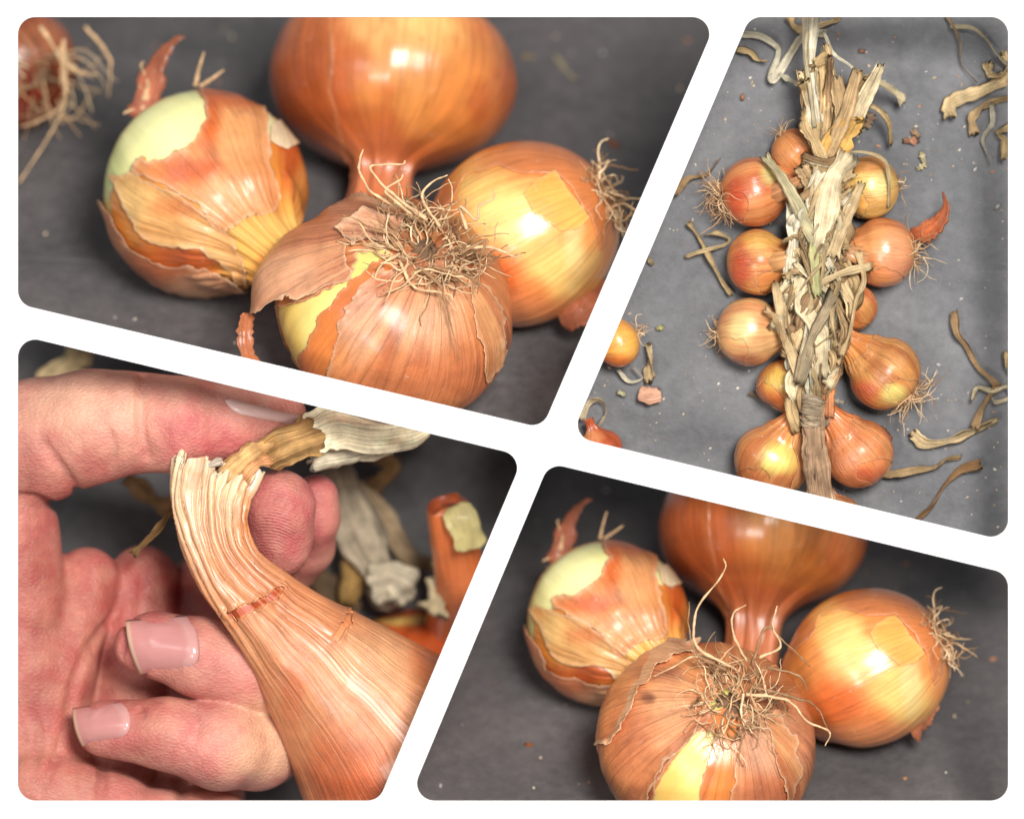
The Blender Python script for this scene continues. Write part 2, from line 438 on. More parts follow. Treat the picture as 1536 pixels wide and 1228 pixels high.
def tube(path, radii, nu=6, flat=1.0, seed=0, corr=0.0, twist=0.0, side=None, nv=None, cap=True, crinkle=0.0):
    """a sweep with an elliptical, corrugated section; returns V, F, mer"""
    path = np.asarray(path, float); n = len(path); radii = np.broadcast_to(np.asarray(radii, float), (n,))
    T = norm(np.gradient(path, axis=0))
    up = np.array([0, 0, 1.]) if side is None else norm(side)
    B = np.zeros_like(T); 
    b = norm(np.cross(T[0], up) + 1e-6)
    for i in range(n):
        b = b - T[i] * (b @ T[i]); b = norm(b); B[i] = b
    Nn = np.cross(B, T)
    u = np.linspace(0, 2 * math.pi, nu, endpoint=False)
    tw = (np.linspace(0, 1, n) * twist)[:, None]
    t = (np.cumsum(np.r_[0, np.linalg.norm(np.diff(path, axis=0), axis=1)]))[:, None]
    k = 1 + corr * fbm(np.cos(u)[None] * 2.5 + seed, np.sin(u)[None] * 2.5, t * .8, seed)
    bx = np.cos(u)[None] * k; by = np.sin(u)[None] * k * flat
    if corr:      # pleats along the blade
        by = by + corr * .55 * np.sin(np.cos(u)[None] * 6.0 + seed + t * .5) 
    X = bx * np.cos(tw) - by * np.sin(tw); Y = bx * np.sin(tw) + by * np.cos(tw)
    r = radii[:, None]
    P = path[:, None] + B[:, None] * (X * r)[..., None] + Nn[:, None] * (Y * r)[..., None]
    if crinkle: P = P + (crinkle * fbm(P[..., 0] * 3, P[..., 1] * 3, P[..., 2] * 3 + seed, seed))[..., None] * Nn[:, None]
    V = P.reshape(-1, 3)
    i, j = np.meshgrid(np.arange(n - 1), np.arange(nu), indexing='ij'); j2 = (j + 1) % nu
    F = np.stack([i * nu + j, i * nu + j2, (i + 1) * nu + j2, (i + 1) * nu + j], -1).reshape(-1, 4)
    mer = np.stack([np.broadcast_to(np.cos(u)[None], (n, nu)) * max(1, 1), np.broadcast_to(np.sin(u)[None], (n, nu)) * .5 + seed * 1.7, np.broadcast_to(t, (n, nu))], -1).reshape(-1, 3)
    if cap:
        V = np.vstack([V, path[:1], path[-1:]]); a, b2 = len(V) - 2, len(V) - 1
        q = np.arange(nu); q2 = (q + 1) % nu
        F = np.vstack([F, np.stack([q2, q, np.full(nu, a), np.full(nu, a)], -1), np.stack([(n - 1) * nu + q, (n - 1) * nu + q2, np.full(nu, b2), np.full(nu, b2)], -1)])
        mer = np.vstack([mer, mer[:1], mer[-1:]])
    return V, F, mer


def fix(F):        # quads with a doubled last corner become triangles
    return [tuple(f[:3]) if f[2] == f[3] else tuple(f) for f in F.tolist()]


class Bag:
    def __init__(s): s.V, s.F, s.M, s.C, s.n = [], [], [], [], 0

    def add(s, V, F, mer, col):
        s.V.append(V); s.F += [tuple(int(q) + s.n for q in f) for f in fix(F)]; s.M.append(mer)
        s.C.append(np.broadcast_to(col, V.shape)); s.n += len(V)

    def build(s, name, mat, parent=None, thick=0):
        return mesh(name, np.vstack(s.V), s.F, M[mat], parent, np.vstack(s.C), np.vstack(s.M), thick=thick)


ROOTC = [C(226, 188, 144), C(198, 156, 114), C(162, 124, 90), C(238, 208, 166)]


def root_tuft(on, n, length, spread=.35, r=.016, seed=0, target=None, curlk=1.0, name='root_tuft', kind='stuff', flatten=0.0, base=.14):
    """thin wandering roots that start on the root plate of an onion"""
    R = np.random.RandomState(seed); bag = Bag(); c0 = on.c - on.a * on.p * .985; n = int(n * 1.5); r = r * .74
    if on.R > .8:
        pv = [(c0 - on.a * (.05 - .11 * q ** 2) * on.R + (on.e1 * math.cos(a) + on.e2 * math.sin(a)) * on.R * .2 * q * (1 + .25 * R.randn())) + R.randn(3) * .012 for q in np.linspace(.02, 1, 7) for a in np.linspace(0, 6.283, 25)[:-1]]
        pf = [(i * 24 + j, i * 24 + (j + 1) % 24, (i + 1) * 24 + (j + 1) % 24, (i + 1) * 24 + j) for i in range(6) for j in range(24)]
        mesh('root_plate', pv, pf, M['root'], on.root, np.tile(C(120, 92, 70), (len(pv), 1)), np.array(pv), thick=.02)
    for k in range(n):
        an = R.rand() * 6.283; rb = on.R * base * math.sqrt(R.rand())
        p = c0 + (on.e1 * math.cos(an) + on.e2 * math.sin(an)) * rb
        d = norm(-on.a * .7 + (on.e1 * math.cos(an) + on.e2 * math.sin(an)) * R.rand() * spread * 3 + R.randn(3) * .2)
        L = length * (.45 + R.rand() * .75); ns = 12; pts = [p.copy()]
        cv = R.randn(3) * .6 * curlk
        for i in range(ns):
            d = norm(d + cv * .28 + R.randn(3) * .22 * curlk + (target if target is not None else 0) * .12)
            # roots lie over the bulb rather than through it
            q = pts[-1] + d * L / ns
            rel = q - on.c; hh = rel @ on.a; rad = np.linalg.norm(rel - on.a * hh)
            e = math.sqrt((rad / on.R) ** 2 + (hh / on.p) ** 2)
            if e < 1.03: q = on.c + rel * (1.03 / e)
            pts.append(q)
            if R.rand() < .12: cv = R.randn(3) * .8 * curlk
        pp = crom(pts, 22); rr = r * (1.15 - .7 * np.linspace(0, 1, 22)) * (.7 + .6 * R.rand())
        V, F, m = tube(pp, rr, nu=5, seed=k, corr=.15)
        bag.add(V, F, m, ROOTC[R.randint(4)] * (.8 + .35 * R.rand()))
    o = bag.build(name, 'root', on.root)
    if kind: o['kind'] = kind
    return o


def root_strand(on, pts, r=.018, col=None, seed=0):
    P = crom([W(*p) for p in pts], 10 * len(pts)); V, F, m = tube(P, r * np.linspace(1.35, .45, len(P)) * (1 + .3 * noise(np.arange(len(P)) * .5, seed)), nu=6, seed=seed, corr=.2)
    V = V + (.012 * fbm(V[:, 0] * 6, V[:, 1] * 6, V[:, 2] * 6, seed))[:, None]
    b = Bag(); b.add(V, F, m, ROOTC[0] if col is None else col); return b.build('root', 'root', on.root)


# colours
ORG, RED, YEL, FLS, TAN, PNK, BRN = C(222, 124, 58), C(188, 78, 34), C(246, 190, 100), C(250, 244, 168), C(232, 172, 124), C(214, 146, 116), C(150, 88, 56)


def T(poly, c0, c1, k):
    return [((x - c0[0]) * k + c1[0], (y - c0[1]) * k + c1[1]) for x, y in poly]


def four_onions(v, zt):
    """v: 'A' or 'D' - the same four onions seen twice"""
    A = v == 'A'
    where = 'in the upper left opening' if A else 'in the lower right opening'
    G = 'large onions %s' % where

    def on_slate(px, py, R):       # centre of a bulb of radius R resting on the slate and seen at px, py
        z = -4.0
        for _ in range(40):
            q = W(px, py, z); b = q - nT * R
            z += (zt(b[0], b[1]) - b[2]) * .5
        return W(px, py, z)
    # --- back onion, hanging neck towards the viewer's bottom
    k = 1 if A else .835
    cb = (587, 116) if A else (1142, 797)
    c = on_slate(*cb, 1.72 * k)
    o = Onion('onion', c, (-.09, -.93, .28), 1.95 * k, 1.40 * k, 'largest smooth copper onion, at the back, neck down, ' + where, G, seed=11, necklen=.8 if A else 1.5, neckr=.78, rough=1.0, full=True)
    t = lambda x, y: ((x - 587) * k + cb[0], (y - 108) * k + cb[1])
    def B(x, y, rx, ry, cc, s_): X, Y = t(x, y); return ('b', X, Y, rx * k, ry * k, cc, s_)
    col = o.colour(C(214, 116, 62), [B(640, 90, 110, 110, C(246, 170, 92), .8), B(700, 150, 70, 90, C(238, 140, 66), .6), B(610, 20, 90, 60, C(250, 205, 130), .6), B(450, 130, 70, 120, C(196, 92, 50), .75),  # broad pale blobs paint the glow round the highlight into the skin
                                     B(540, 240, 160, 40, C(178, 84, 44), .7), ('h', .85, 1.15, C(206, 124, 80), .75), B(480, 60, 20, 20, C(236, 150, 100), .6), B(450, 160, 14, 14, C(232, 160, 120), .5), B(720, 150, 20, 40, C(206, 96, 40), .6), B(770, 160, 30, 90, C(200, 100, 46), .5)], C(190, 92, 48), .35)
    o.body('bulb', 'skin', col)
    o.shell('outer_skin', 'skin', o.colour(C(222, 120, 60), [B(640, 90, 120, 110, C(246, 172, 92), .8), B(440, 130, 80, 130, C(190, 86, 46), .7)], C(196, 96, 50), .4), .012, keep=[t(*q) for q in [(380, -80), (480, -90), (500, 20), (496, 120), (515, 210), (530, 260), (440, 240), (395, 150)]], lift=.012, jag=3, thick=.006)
    root_tuft(o, 26, 1.1 * k, r=.02 * k, seed=3, spread=.5)
    # --- left onion, half peeled
    cl = (308, 287) if A else (912, 932)
    k = 1 if A else .79
    c = on_slate(*cl, 1.55 * k)
    o = Onion('onion', c, (.46, -.46, .76), 1.6 * k, 1.5 * k, 'half peeled onion with a big pale bare patch ' + where, G, seed=23, necklen=.9, neckr=1.35, bend=(.55 * k, -.35 * k, -.1), nu=300, nv=240)
    t = lambda x, y: ((x - 308) * k + cl[0], (y - 287) * k + cl[1])
    Tp = lambda poly: [t(*q) for q in poly]
    def B(x, y, rx, ry, cc, s_): X, Y = t(x, y); return ('b', X, Y, rx * k, ry * k, cc, s_)
    o.body('bulb', 'flesh', o.colour(FLS, [B(240, 190, 70, 60, C(254, 250, 186), .7), B(160, 280, 25, 90, C(222, 226, 150), .7), B(420, 180, 30, 40, C(250, 238, 190), .6)], C(238, 236, 165), .35))
    win = Tp([(120, 420), (178, 400), (170, 330), (166, 268), (205, 262), (206, 240), (245, 240), (290, 212), (308, 180), (304, 150), (296, 134), (318, 128), (300, 100), (200, 90), (120, 200)])
    win2 = Tp([(388, 135), (408, 150), (436, 176), (452, 214), (425, 222), (404, 214), (398, 180)])
    oc = o.colour(C(238, 156, 70), [B(430, 240, 26, 60, C(196, 76, 26), .9), B(405, 270, 20, 60, C(235, 140, 50), .8), B(330, 170, 30, 40, C(220, 100, 40), .9), B(280, 385, 80, 26, C(190, 84, 44), .9),
                                    B(390, 350, 70, 40, C(246, 190, 104), .8), B(360, 400, 30, 40, C(240, 180, 90), .7), B(200, 420, 60, 60, C(200, 96, 48), .8)], C(205, 96, 36), .45)
    o.shell('inner_skin', 'skin', oc, .012, cut=[win, win2], lift=.01, jag=6, thick=.008)
    pc = o.colour(C(232, 150, 92), [B(350, 200, 50, 80, C(240, 165, 105), .6), B(315, 185, 20, 60, C(216, 96, 36), .85), B(355, 145, 50, 22, C(212, 96, 44), .8), B(280, 255, 60, 22, C(210, 92, 44), .85),
                                    B(350, 300, 50, 40, C(242, 180, 130), .5)], C(222, 124, 66), .5)
    o.shell('outer_skin', 'paper', pc, .04, keep=Tp([(300, 132), (345, 122), (392, 145), (399, 180), (403, 240), (417, 300), (410, 318), (372, 326), (340, 347), (332, 352), (300, 312), (268, 290), (206, 262), (206, 242), (250, 240), (292, 212), (310, 178)]), lift=.05, jag=5, fall=8)
    o.shell('outer_skin', 'paper', o.colour(C(238, 176, 108), [B(280, 310, 60, 18, C(214, 110, 52), .7), B(200, 300, 30, 40, C(240, 190, 120), .7)], C(222, 140, 70), .55), .035,
            keep=Tp([(166, 264), (206, 262), (268, 290), (300, 312), (345, 350), (368, 392), (372, 440), (345, 405), (300, 372), (225, 366), (205, 345), (185, 305)]), lift=.05, jag=4, fall=8)
    o.shell('loose_skin', 'paper', o.colour(C(226, 152, 108), [B(230, 400, 60, 30, C(206, 104, 58), .7), B(310, 430, 60, 22, C(236, 176, 132), .7)], C(206, 112, 66), .5), .06,
            keep=Tp([(150, 290), (178, 330), (198, 368), (230, 388), (300, 398), (345, 412), (376, 446), (378, 490), (300, 480), (200, 450), (140, 360)]), lift=.09, jag=5, fall=10)
    o.shell('loose_skin', 'paper', o.colour(C(240, 214, 172), [], C(220, 170, 130), .5), .05, keep=Tp([(402, 190), (432, 176), (452, 212), (426, 223), (404, 214)]), lift=.04, jag=3)
    root_tuft(o, 22, .5 * k, r=.018 * k, seed=5, spread=.6, base=.3)
    # the brown scrap of skin standing up behind it and stray roots
    rp = lambda poly, z: [W(*t(x, y), z) for x, y in poly]
    zz = o.c[2] - .3
    flap(o, rp([(214, 178), (222, 140), (232, 105), (245, 80), (266, 58), (278, 56)], zz), [.22 * k, .26 * k, .19 * k, .11 * k, .05 * k, .02 * k], C(196, 108, 72), seed=4)
    for pts in [[(292, 130), (297, 108), (306, 78)], [(300, 130), (318, 118), (336, 105)], [(215, 150), (222, 125), (212, 100), (216, 92)], [(212, 150), (222, 145), (208, 128)], [(205, 170), (215, 160), (190, 168), (185, 172)]]:
        root_strand(o, [(*t(*q), zz) for q in pts], r=.03 * k, seed=len(pts))
    # --- right onion
    cr = (784, 352) if A else (1302, 1002)
    k = 1 if A else .85
    c = on_slate(*cr, 1.42 * k)
    o = Onion('onion', c, (-.85, -.42, -.25), 1.4 * k, 1.5 * k, 'yellow orange onion with roots on its right ' + where, G, seed=37, necklen=.7, neckr=1.2, rough=.8, nu=240, nv=200)
    t = lambda x, y: ((x - 784) * k + cr[0], (y - 352) * k + cr[1])
    Tp = lambda poly: [t(*q) for q in poly]
    def B(x, y, rx, ry, cc, s_): X, Y = t(x, y); return ('b', X, Y, rx * k, ry * k, cc, s_)
    o.body('bulb', 'skin', o.colour(C(236, 152, 84), [B(790, 235, 120, 32, C(222, 126, 66), .95), B(880, 270, 40, 60, C(214, 116, 62), .8), B(730, 285, 60, 40, C(250, 206, 118), .85), B(760, 330, 60, 50, C(253, 222, 140), .8),  # pale yellow blobs near the centre are a highlight put into the colour
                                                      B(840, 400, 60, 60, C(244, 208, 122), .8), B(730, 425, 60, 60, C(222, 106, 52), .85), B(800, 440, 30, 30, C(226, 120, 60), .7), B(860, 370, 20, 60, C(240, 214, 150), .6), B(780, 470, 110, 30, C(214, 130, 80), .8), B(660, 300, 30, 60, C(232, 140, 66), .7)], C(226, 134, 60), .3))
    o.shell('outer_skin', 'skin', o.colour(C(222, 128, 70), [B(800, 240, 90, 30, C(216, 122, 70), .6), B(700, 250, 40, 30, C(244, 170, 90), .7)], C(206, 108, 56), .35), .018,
            keep=Tp([(620, 300), (650, 240), (720, 200), (800, 195), (880, 215), (930, 260), (925, 320), (900, 380), (888, 330), (845, 268), (832, 258), (780, 262), (745, 250), (700, 262), (680, 300), (655, 330)]), lift=.02, jag=3, thick=.008)
    o.shell('skin_patch', 'skin', o.colour(C(240, 170, 84), [], C(226, 146, 62), .4), .02, keep=Tp([(784, 290), (800, 272), (832, 258), (882, 326), (866, 342), (842, 347), (800, 318)]), lift=.02, jag=2, thick=.008)
    root_tuft(o, 46, .62 * k, r=.02 * k, seed=8, spread=1.2, target=np.array([-.3, -1.3, .7]), base=.3)
    if A:
        for pts, wd, cc in [([(840, 480, -3.4), (865, 470, -3.2), (890, 450, -3.3), (905, 420, -3.6)], [.1, .26, .3, .1], C(206, 120, 82)), ([(905, 330, -3.6), (912, 370, -3.4), (905, 410, -3.5)], [.05, .1, .05], C(190, 100, 60))]:
            flap(o, [W(*p) for p in pts], wd, cc, seed=9)
    else:
        flap(o, [W(*p) for p in [(1400, 1040, -3.2), (1388, 1070, -3.1), (1375, 1090, -3.1), (1378, 1112, -3.1)]], [.1, .16, .13, .02], C(196, 112, 70), seed=9)
    return G


def flap(on, path, widths, col, seed=0, mat='paper', name='loose_skin'):
    P = crom(path, 30); wd = crom(np.array(widths)[:, None], 30)[:, 0]
    wd = np.abs(wd) * (1 + .25 * noise(np.arange(30) * .9, seed, 0, seed))
    V, F, m = tube(P, wd, nu=16, flat=.10, seed=seed, corr=.18, twist=.5)
    cc = np.array(col) * (1 + .25 * fbm(V[:, 0] * 3, V[:, 1] * 3, V[:, 2], seed))[:, None]
    b = Bag(); b.add(V, F, m, cc); return b.build(name, mat, on.root if hasattr(on, 'root') else on)


GA = four_onions('A', zA)
GD = four_onions('D', zD)

# --- front onion of the upper left opening
o = Onion('onion', W(592, 463, -2.12), (-.36, -.60, -.72), 1.84, 1.45, 'pinkish front onion with a tangled root tuft, in the upper left opening', GA, seed=51, nu=340, nv=260, rough=1.2, necklen=.6)
FA = o
o.body('bulb', 'flesh', o.colour(C(240, 226, 140), [('b', 430, 500, 30, 60, C(240, 190, 90), .6), ('b', 545, 395, 30, 20, C(206, 206, 120), .9)], C(236, 214, 120), .4))
W1 = [(380, 480), (400, 466), (470, 445), (522, 415), (535, 378), (580, 368), (585, 385), (545, 412), (505, 440), (488, 470), (470, 500), (455, 540), (455, 640), (380, 640)]
W2 = [(380, 480), (400, 466), (470, 445), (522, 415), (535, 378), (600, 368), (590, 400), (548, 425), (520, 470), (500, 520), (488, 570), (490, 660), (380, 660)]
o.shell('inner_skin', 'skin', o.colour(C(222, 124, 66), [('b', 480, 540, 25, 80, C(228, 128, 58), .7)], C(196, 92, 46), .5), .015, cut=[W1], lift=.012, jag=6, thick=.008)
o.shell('outer_skin', 'paper', o.colour(C(226, 142, 86), [('b', 650, 470, 60, 70, C(240, 178, 134), .6), ('b', 600, 580, 120, 40, C(208, 122, 76), .7), ('b', 740, 450, 40, 90, C(222, 132, 84), .7), ('b', 700, 560, 60, 60, C(206, 112, 72), .7),
                                                           ('b', 640, 400, 70, 30, C(206, 130, 100), .5), ('b', 540, 480, 30, 60, C(232, 172, 136), .5)], C(166, 74, 34), .8), .04, cut=[W2], lift=.03, jag=7, fall=7, jf=7)
fl = [(345, 520), (372, 440), (395, 385), (425, 345), (470, 318), (540, 300), (590, 318), (588, 345), (555, 362), (522, 372), (528, 412), (475, 438), (425, 462), (400, 470), (395, 500), (392, 540), (350, 560)]
o.shell('loose_skin', 'paper', o.colour(C(230, 156, 112), [('b', 470, 340, 80, 26, C(206, 120, 78), .8), ('b', 440, 420, 60, 30, C(234, 170, 130), .6), ('b', 405, 370, 20, 12, C(120, 78, 56), .8), ('b', 392, 402, 10, 8, C(110, 76, 60), .9), ('b', 545, 345, 40, 20, C(232, 172, 138), .6)], C(172, 90, 58), .7),
        .07, keep=fl, lift=.07, jag=7, fall=10, curl=lambda x, y, s: .62 * np.clip((480 - x) / 100, 0, 1) ** 1.3, jf=8)
flap(o, [W(*p) for p in [(372, 470, -1.9), (368, 500, -1.8), (372, 530, -1.8), (392, 556, -1.9)]], [.1, .13, .1, .06], C(206, 120, 76), seed=13)
o.shell('loose_skin', 'paper', o.colour(C(236, 176, 136), [], C(190, 104, 70), .6), .17, keep=[(512, 352), (545, 330), (600, 338), (594, 362), (566, 372), (548, 366), (530, 376)], lift=.10, jag=5, fall=6, jf=7)
o.shell('skin_patch', 'paper', o.colour(C(232, 158, 104), [], C(176, 84, 44), .7), .09, keep=[(700, 420), (730, 430), (752, 480), (750, 540), (728, 570), (716, 500)], lift=.03, jag=5, fall=5, jf=7)
root_tuft(o, 105, .98, spread=1.3, r=.02, seed=12, base=.34, curlk=1.15)
zr = -.9
for pts in [[(600, 312, -1), (560, 290, -.8), (541, 262, -.6), (540, 240, -.5), (545, 224, -.5)], [(640, 330, -.9), (600, 300, -.7), (570, 272, -.5), (556, 250, -.5), (580, 246, -.5), (604, 246, -.5), (608, 240, -.5)],
            [(620, 320, -.9), (590, 300, -.7), (578, 285, -.6), (600, 270, -.6), (604, 262, -.6)], [(660, 340, -.9), (640, 310, -.7), (634, 290, -.6), (650, 272, -.6), (672, 262, -.6)],
            [(700, 345, -.9), (690, 310, -.7), (715, 330, -.6), (718, 310, -.5), (738, 300, -.5), (740, 284, -.5)], [(700, 370, -.7), (740, 372, -.6), (770, 385, -.6), (782, 380, -.6)],
            [(690, 380, -.7), (730, 360, -.6), (722, 385, -.6), (716, 440, -.7)], [(650, 400, -.6), (700, 415, -.55), (712, 425, -.6), (710, 440, -.6)], [(630, 400, -.6), (660, 430, -.5), (672, 470, -.5), (690, 540, -.6)],
            [(600, 380, -.6), (570, 400, -.55), (560, 430, -.6)], [(590, 350, -.8), (560, 345, -.8), (535, 330, -.9)], [(600, 390, -.6), (620, 430, -.5), (670, 440, -.5), (680, 452, -.5)]]:
    root_strand(o, pts, r=.021, seed=len(pts) + int(pts[0][0]), col=ROOTC[int(pts[0][0]) % 4])

# --- front onion of the lower right opening
o = Onion('onion', W(1068, 1116, -1.9), (-.22, -.50, -.82), 1.6, 1.28, 'pinkish onion at the front with long wiry roots, in the lower right opening', GD, seed=63, nu=340, nv=260, rough=1.2, necklen=.6)
FD = o
o.body('bulb', 'flesh', o.colour(C(240, 214, 124), [('b', 1080, 1050, 20, 30, C(206, 206, 110), .9), ('b', 1000, 1180, 30, 50, C(240, 180, 90), .6)], C(240, 230, 140), .4))
W1 = [(965, 1240), (985, 1180), (1010, 1140), (1030, 1110), (1052, 1098), (1072, 1098), (1062, 1140), (1052, 1180), (1048, 1240)]
W1b = [(1060, 1065), (1080, 1035), (1098, 1030), (1095, 1060), (1076, 1068)]
o.shell('inner_skin', 'skin', o.colour(C(224, 130, 66), [('b', 1082, 1130, 20, 60, C(232, 138, 60), .7)], C(196, 92, 46), .5), .015, cut=[W1, W1b], lift=.012, jag=4, thick=.008)
W2 = [(965, 1240), (985, 1180), (1012, 1135), (1052, 1092), (1066, 1070), (1058, 1060), (1078, 1030), (1102, 1030), (1092, 1068), (1110, 1090), (1102, 1140), (1096, 1190), (1092, 1250)]
o.shell('outer_skin', 'paper', o.colour(C(226, 142, 90), [('b', 1150, 1120, 60, 60, C(236, 176, 138), .6), ('b', 1200, 1090, 30, 60, C(218, 130, 88), .7), ('b', 1150, 1190, 60, 30, C(206, 118, 80), .6), ('b', 1000, 1020, 60, 30, C(200, 118, 84), .6)], C(166, 74, 36), .8), .04, cut=[W2], lift=.03, jag=5, fall=7, jf=7)
fl = [(890, 1120), (915, 1060), (935, 1010), (975, 985), (1040, 975), (1072, 990), (1062, 1015), (1076, 1035), (1052, 1070), (1048, 1095), (1005, 1140), (980, 1185), (960, 1230), (900, 1210)]
o.shell('loose_skin', 'paper', o.colour(C(236, 150, 92), [('b', 1000, 1060, 40, 60, C(234, 164, 116), .6), ('b', 940, 1120, 30, 60, C(196, 104, 62), .6), ('b', 975, 1050, 12, 10, C(96, 60, 44), .9), ('b', 990, 1012, 40, 14, C(176, 108, 78), .7), ('b', 960, 1100, 30, 60, C(212, 124, 84), .6)], C(164, 84, 52), .75),
        .06, keep=fl, lift=.10, jag=6, fall=9, curl=lambda x, y, s: .10 * np.clip((1010 - x) / 90, 0, 1) ** 1.3, jf=8)
o.shell('loose_skin', 'paper', o.colour(C(238, 176, 128), [], C(186, 98, 58), .6), .15, keep=[(890, 1110), (912, 1040), (945, 995), (990, 975), (1050, 972), (1046, 992), (1000, 1004), (968, 1034), (948, 1070), (930, 1120)], lift=.12, jag=6, fall=7, jf=8)
o.shell('skin_patch', 'paper', o.colour(C(232, 158, 104), [], C(176, 84, 44), .7), .09, keep=[(1140, 1075), (1165, 1068), (1188, 1110), (1196, 1160), (1180, 1200), (1164, 1150)], lift=.03, jag=5, fall=5, jf=7)
root_tuft(o, 85, .86, spread=1.3, r=.016, seed=22, base=.34, curlk=1.15)
for pts in [[(1100, 1000, -.8), (1050, 975, -.6), (1040, 940, -.5), (1050, 905, -.4), (1078, 870, -.4), (1088, 850, -.4), (1084, 838, -.4)], [(1090, 1005, -.8), (1050, 985, -.6), (1034, 950, -.5), (1034, 902, -.5)],
            [(1120, 990, -.8), (1100, 950, -.6), (1100, 920, -.5), (1118, 908, -.5)], [(1140, 985, -.7), (1170, 970, -.6), (1160, 940, -.5), (1166, 908, -.5)], [(1130, 990, -.7), (1150, 940, -.6), (1180, 965, -.5), (1215, 1000, -.6)],
            [(1120, 1040, -.6), (1180, 1050, -.6), (1210, 1080, -.6), (1244, 1098, -.7), (1238, 1118, -.8)], [(1130, 1030, -.6), (1190, 1045, -.6), (1225, 1060, -.6), (1244, 1100, -.7)], [(1150, 1000, -.6), (1190, 1010, -.6), (1205, 1020, -.6), (1212, 1034, -.7)],
            [(1115, 1040, -.6), (1112, 1070, -.6), (1120, 1100, -.6)], [(1125, 1040, -.6), (1140, 1080, -.55), (1136, 1120, -.6)], [(1080, 990, -.8), (1040, 985, -.8), (1010, 1000, -.9), (980, 1015, -1)]]:
    root_strand(o, pts, r=.019, seed=len(pts) + int(pts[0][0]), col=ROOTC[int(pts[0][0]) % 4])

# --- the onion cut by the corner of the upper left opening
o = Onion('onion', W(22, 100, -7.6), (-.5, .2, -.75), 1.02, .95, 'dark red brown onion with long pale roots in the top left corner', None, seed=71, nu=120, nv=90)
o.body('bulb', 'skin', o.colour(C(150, 70, 40), [('b', 60, 60, 50, 40, C(176, 108, 70), .8), ('b', 50, 140, 30, 40, C(120, 36, 22), .8)], C(110, 50, 30), .5))
root_tuft(o, 22, 1.1, r=.022, seed=31, spread=.7, target=np.array([.3, -.6, .2]), base=.5)
for pts in [[(90, 70, -6.2), (98, 120, -6.1), (96, 160, -6.2), (70, 210, -6.4), (28, 275, -6.6)], [(95, 60, -6.2), (96, 150, -6.3), (60, 180, -6.5), (32, 190, -6.6)], [(95, 95, -6.2), (120, 108, -6.2), (144, 112, -6.4)], [(128, 40, -6.6), (160, 80, -6.6), (166, 110, -6.7), (163, 146, -6.9)], [(60, 40, -6.2), (90, 90, -6.1), (92, 130, -6.2)]]:
    root_strand(o, pts, r=.027, seed=int(pts[0][0]))


# ---------------------------------------------------------------- the braid of onions on the grey slate
GB = 'onions tied into the braid'
B_SPECS = [
    # name label px py Rx Ry axis(screen) z, colours, neck len, neckr
    ('red brown onion with a wide root tuft, upper left side of the braid', 1131, 288, .53, .50, (.93, .22, .05), C(214, 112, 66), C(186, 70, 40), 1.9, 1.15, [('b', 1158, 262, 18, 20, C(226, 206, 130), .8), ('b', 1105, 300, 16, 30, C(190, 64, 36), .7)], 60),
    ('small orange onion tucked highest behind the braid', 1192, 228, .36, .34, (.5, -.62, -.1), C(222, 120, 62), C(196, 90, 44), 1.3, 1.4, [], 10),
    ('onion with red blush left of the braid, third from the top', 1136, 393, .49, .46, (.95, .05, .05), C(228, 146, 76), C(206, 92, 50), 1.3, 1.5, [('b', 1112, 400, 16, 40, C(196, 64, 40), .8), ('b', 1140, 360, 30, 14, C(232, 176, 84), .7)], 0),
    ('pale pinkish onion with yellow streaks left of the braid', 1124, 497, .51, .49, (.92, .0, .15), C(222, 164, 112), C(206, 122, 84), 1.2, 1.3, [('b', 1112, 492, 20, 24, C(236, 214, 140), .7), ('b', 1120, 540, 30, 12, C(150, 74, 60), .7)], 14),
    ('slim orange onion below the pale one, half behind the braid', 1180, 574, .46, .36, (.25, -.9, .0), C(214, 116, 56), C(190, 90, 46), 1.2, 1.3, [('b', 1165, 572, 22, 20, C(226, 186, 84), .85)], 0),
    ('yellow onion at the upper right side of the braid', 1304, 281, .475, .44, (-.93, -.1, .0), C(244, 196, 106), C(222, 142, 66), 1.2, 1.4, [('b', 1308, 246, 36, 16, C(206, 128, 64), .8), ('b', 1318, 280, 14, 20, C(252, 226, 150), .7)], 8),
    ('orange onion with a torn skin tail, right side of the braid', 1324, 378, .53, .48, (-.92, .03, .1), C(222, 132, 82), C(196, 92, 56), 1.3, 1.4, [('b', 1345, 380, 22, 40, C(226, 146, 110), .6)], 30),
    ('small red orange onion showing between braid and its right neighbours', 1282, 462, .36, .33, (-.6, .7, .1), C(222, 112, 52), C(196, 78, 40), 1.2, 1.4, [('b', 1296, 470, 12, 20, C(240, 170, 90), .5)], 0),
    ('large veined orange onion low on the right, roots spreading right', 1328, 560, .57, .50, (-.72, .62, .12), C(214, 128, 62), C(172, 86, 36), 1.5, 1.5, [('b', 1340, 590, 20, 14, C(236, 210, 120), .9), ('b', 1300, 585, 22, 20, C(196, 70, 34), .8)], 46),
    ('onion with a bright yellow bare patch, lower left end of the braid', 1156, 690, .56, .52, (.5, .78, .2), C(208, 116, 64), C(180, 86, 46), 1.7, 1.5, [('b', 1166, 690, 28, 26, C(250, 226, 120), .98), ('b', 1190, 668, 16, 40, C(240, 176, 96), .6)], 0),
    ('glossy copper red onion, lower right end of the braid', 1288, 680, .53, .50, (-.6, .72, .25), C(216, 108, 60), C(190, 78, 42), 1.7, 1.6, [('b', 1278, 690, 22, 30, C(232, 140, 96), .6), ('b', 1300, 712, 24, 14, C(186, 60, 34), .6)], 0),
    ('dark onion at the very bottom of the braid, mostly hidden', 1264, 770, .26, .24, (-.5, .8, .1), C(176, 82, 44), C(150, 60, 34), 1.0, 1.4, [], 0),
]
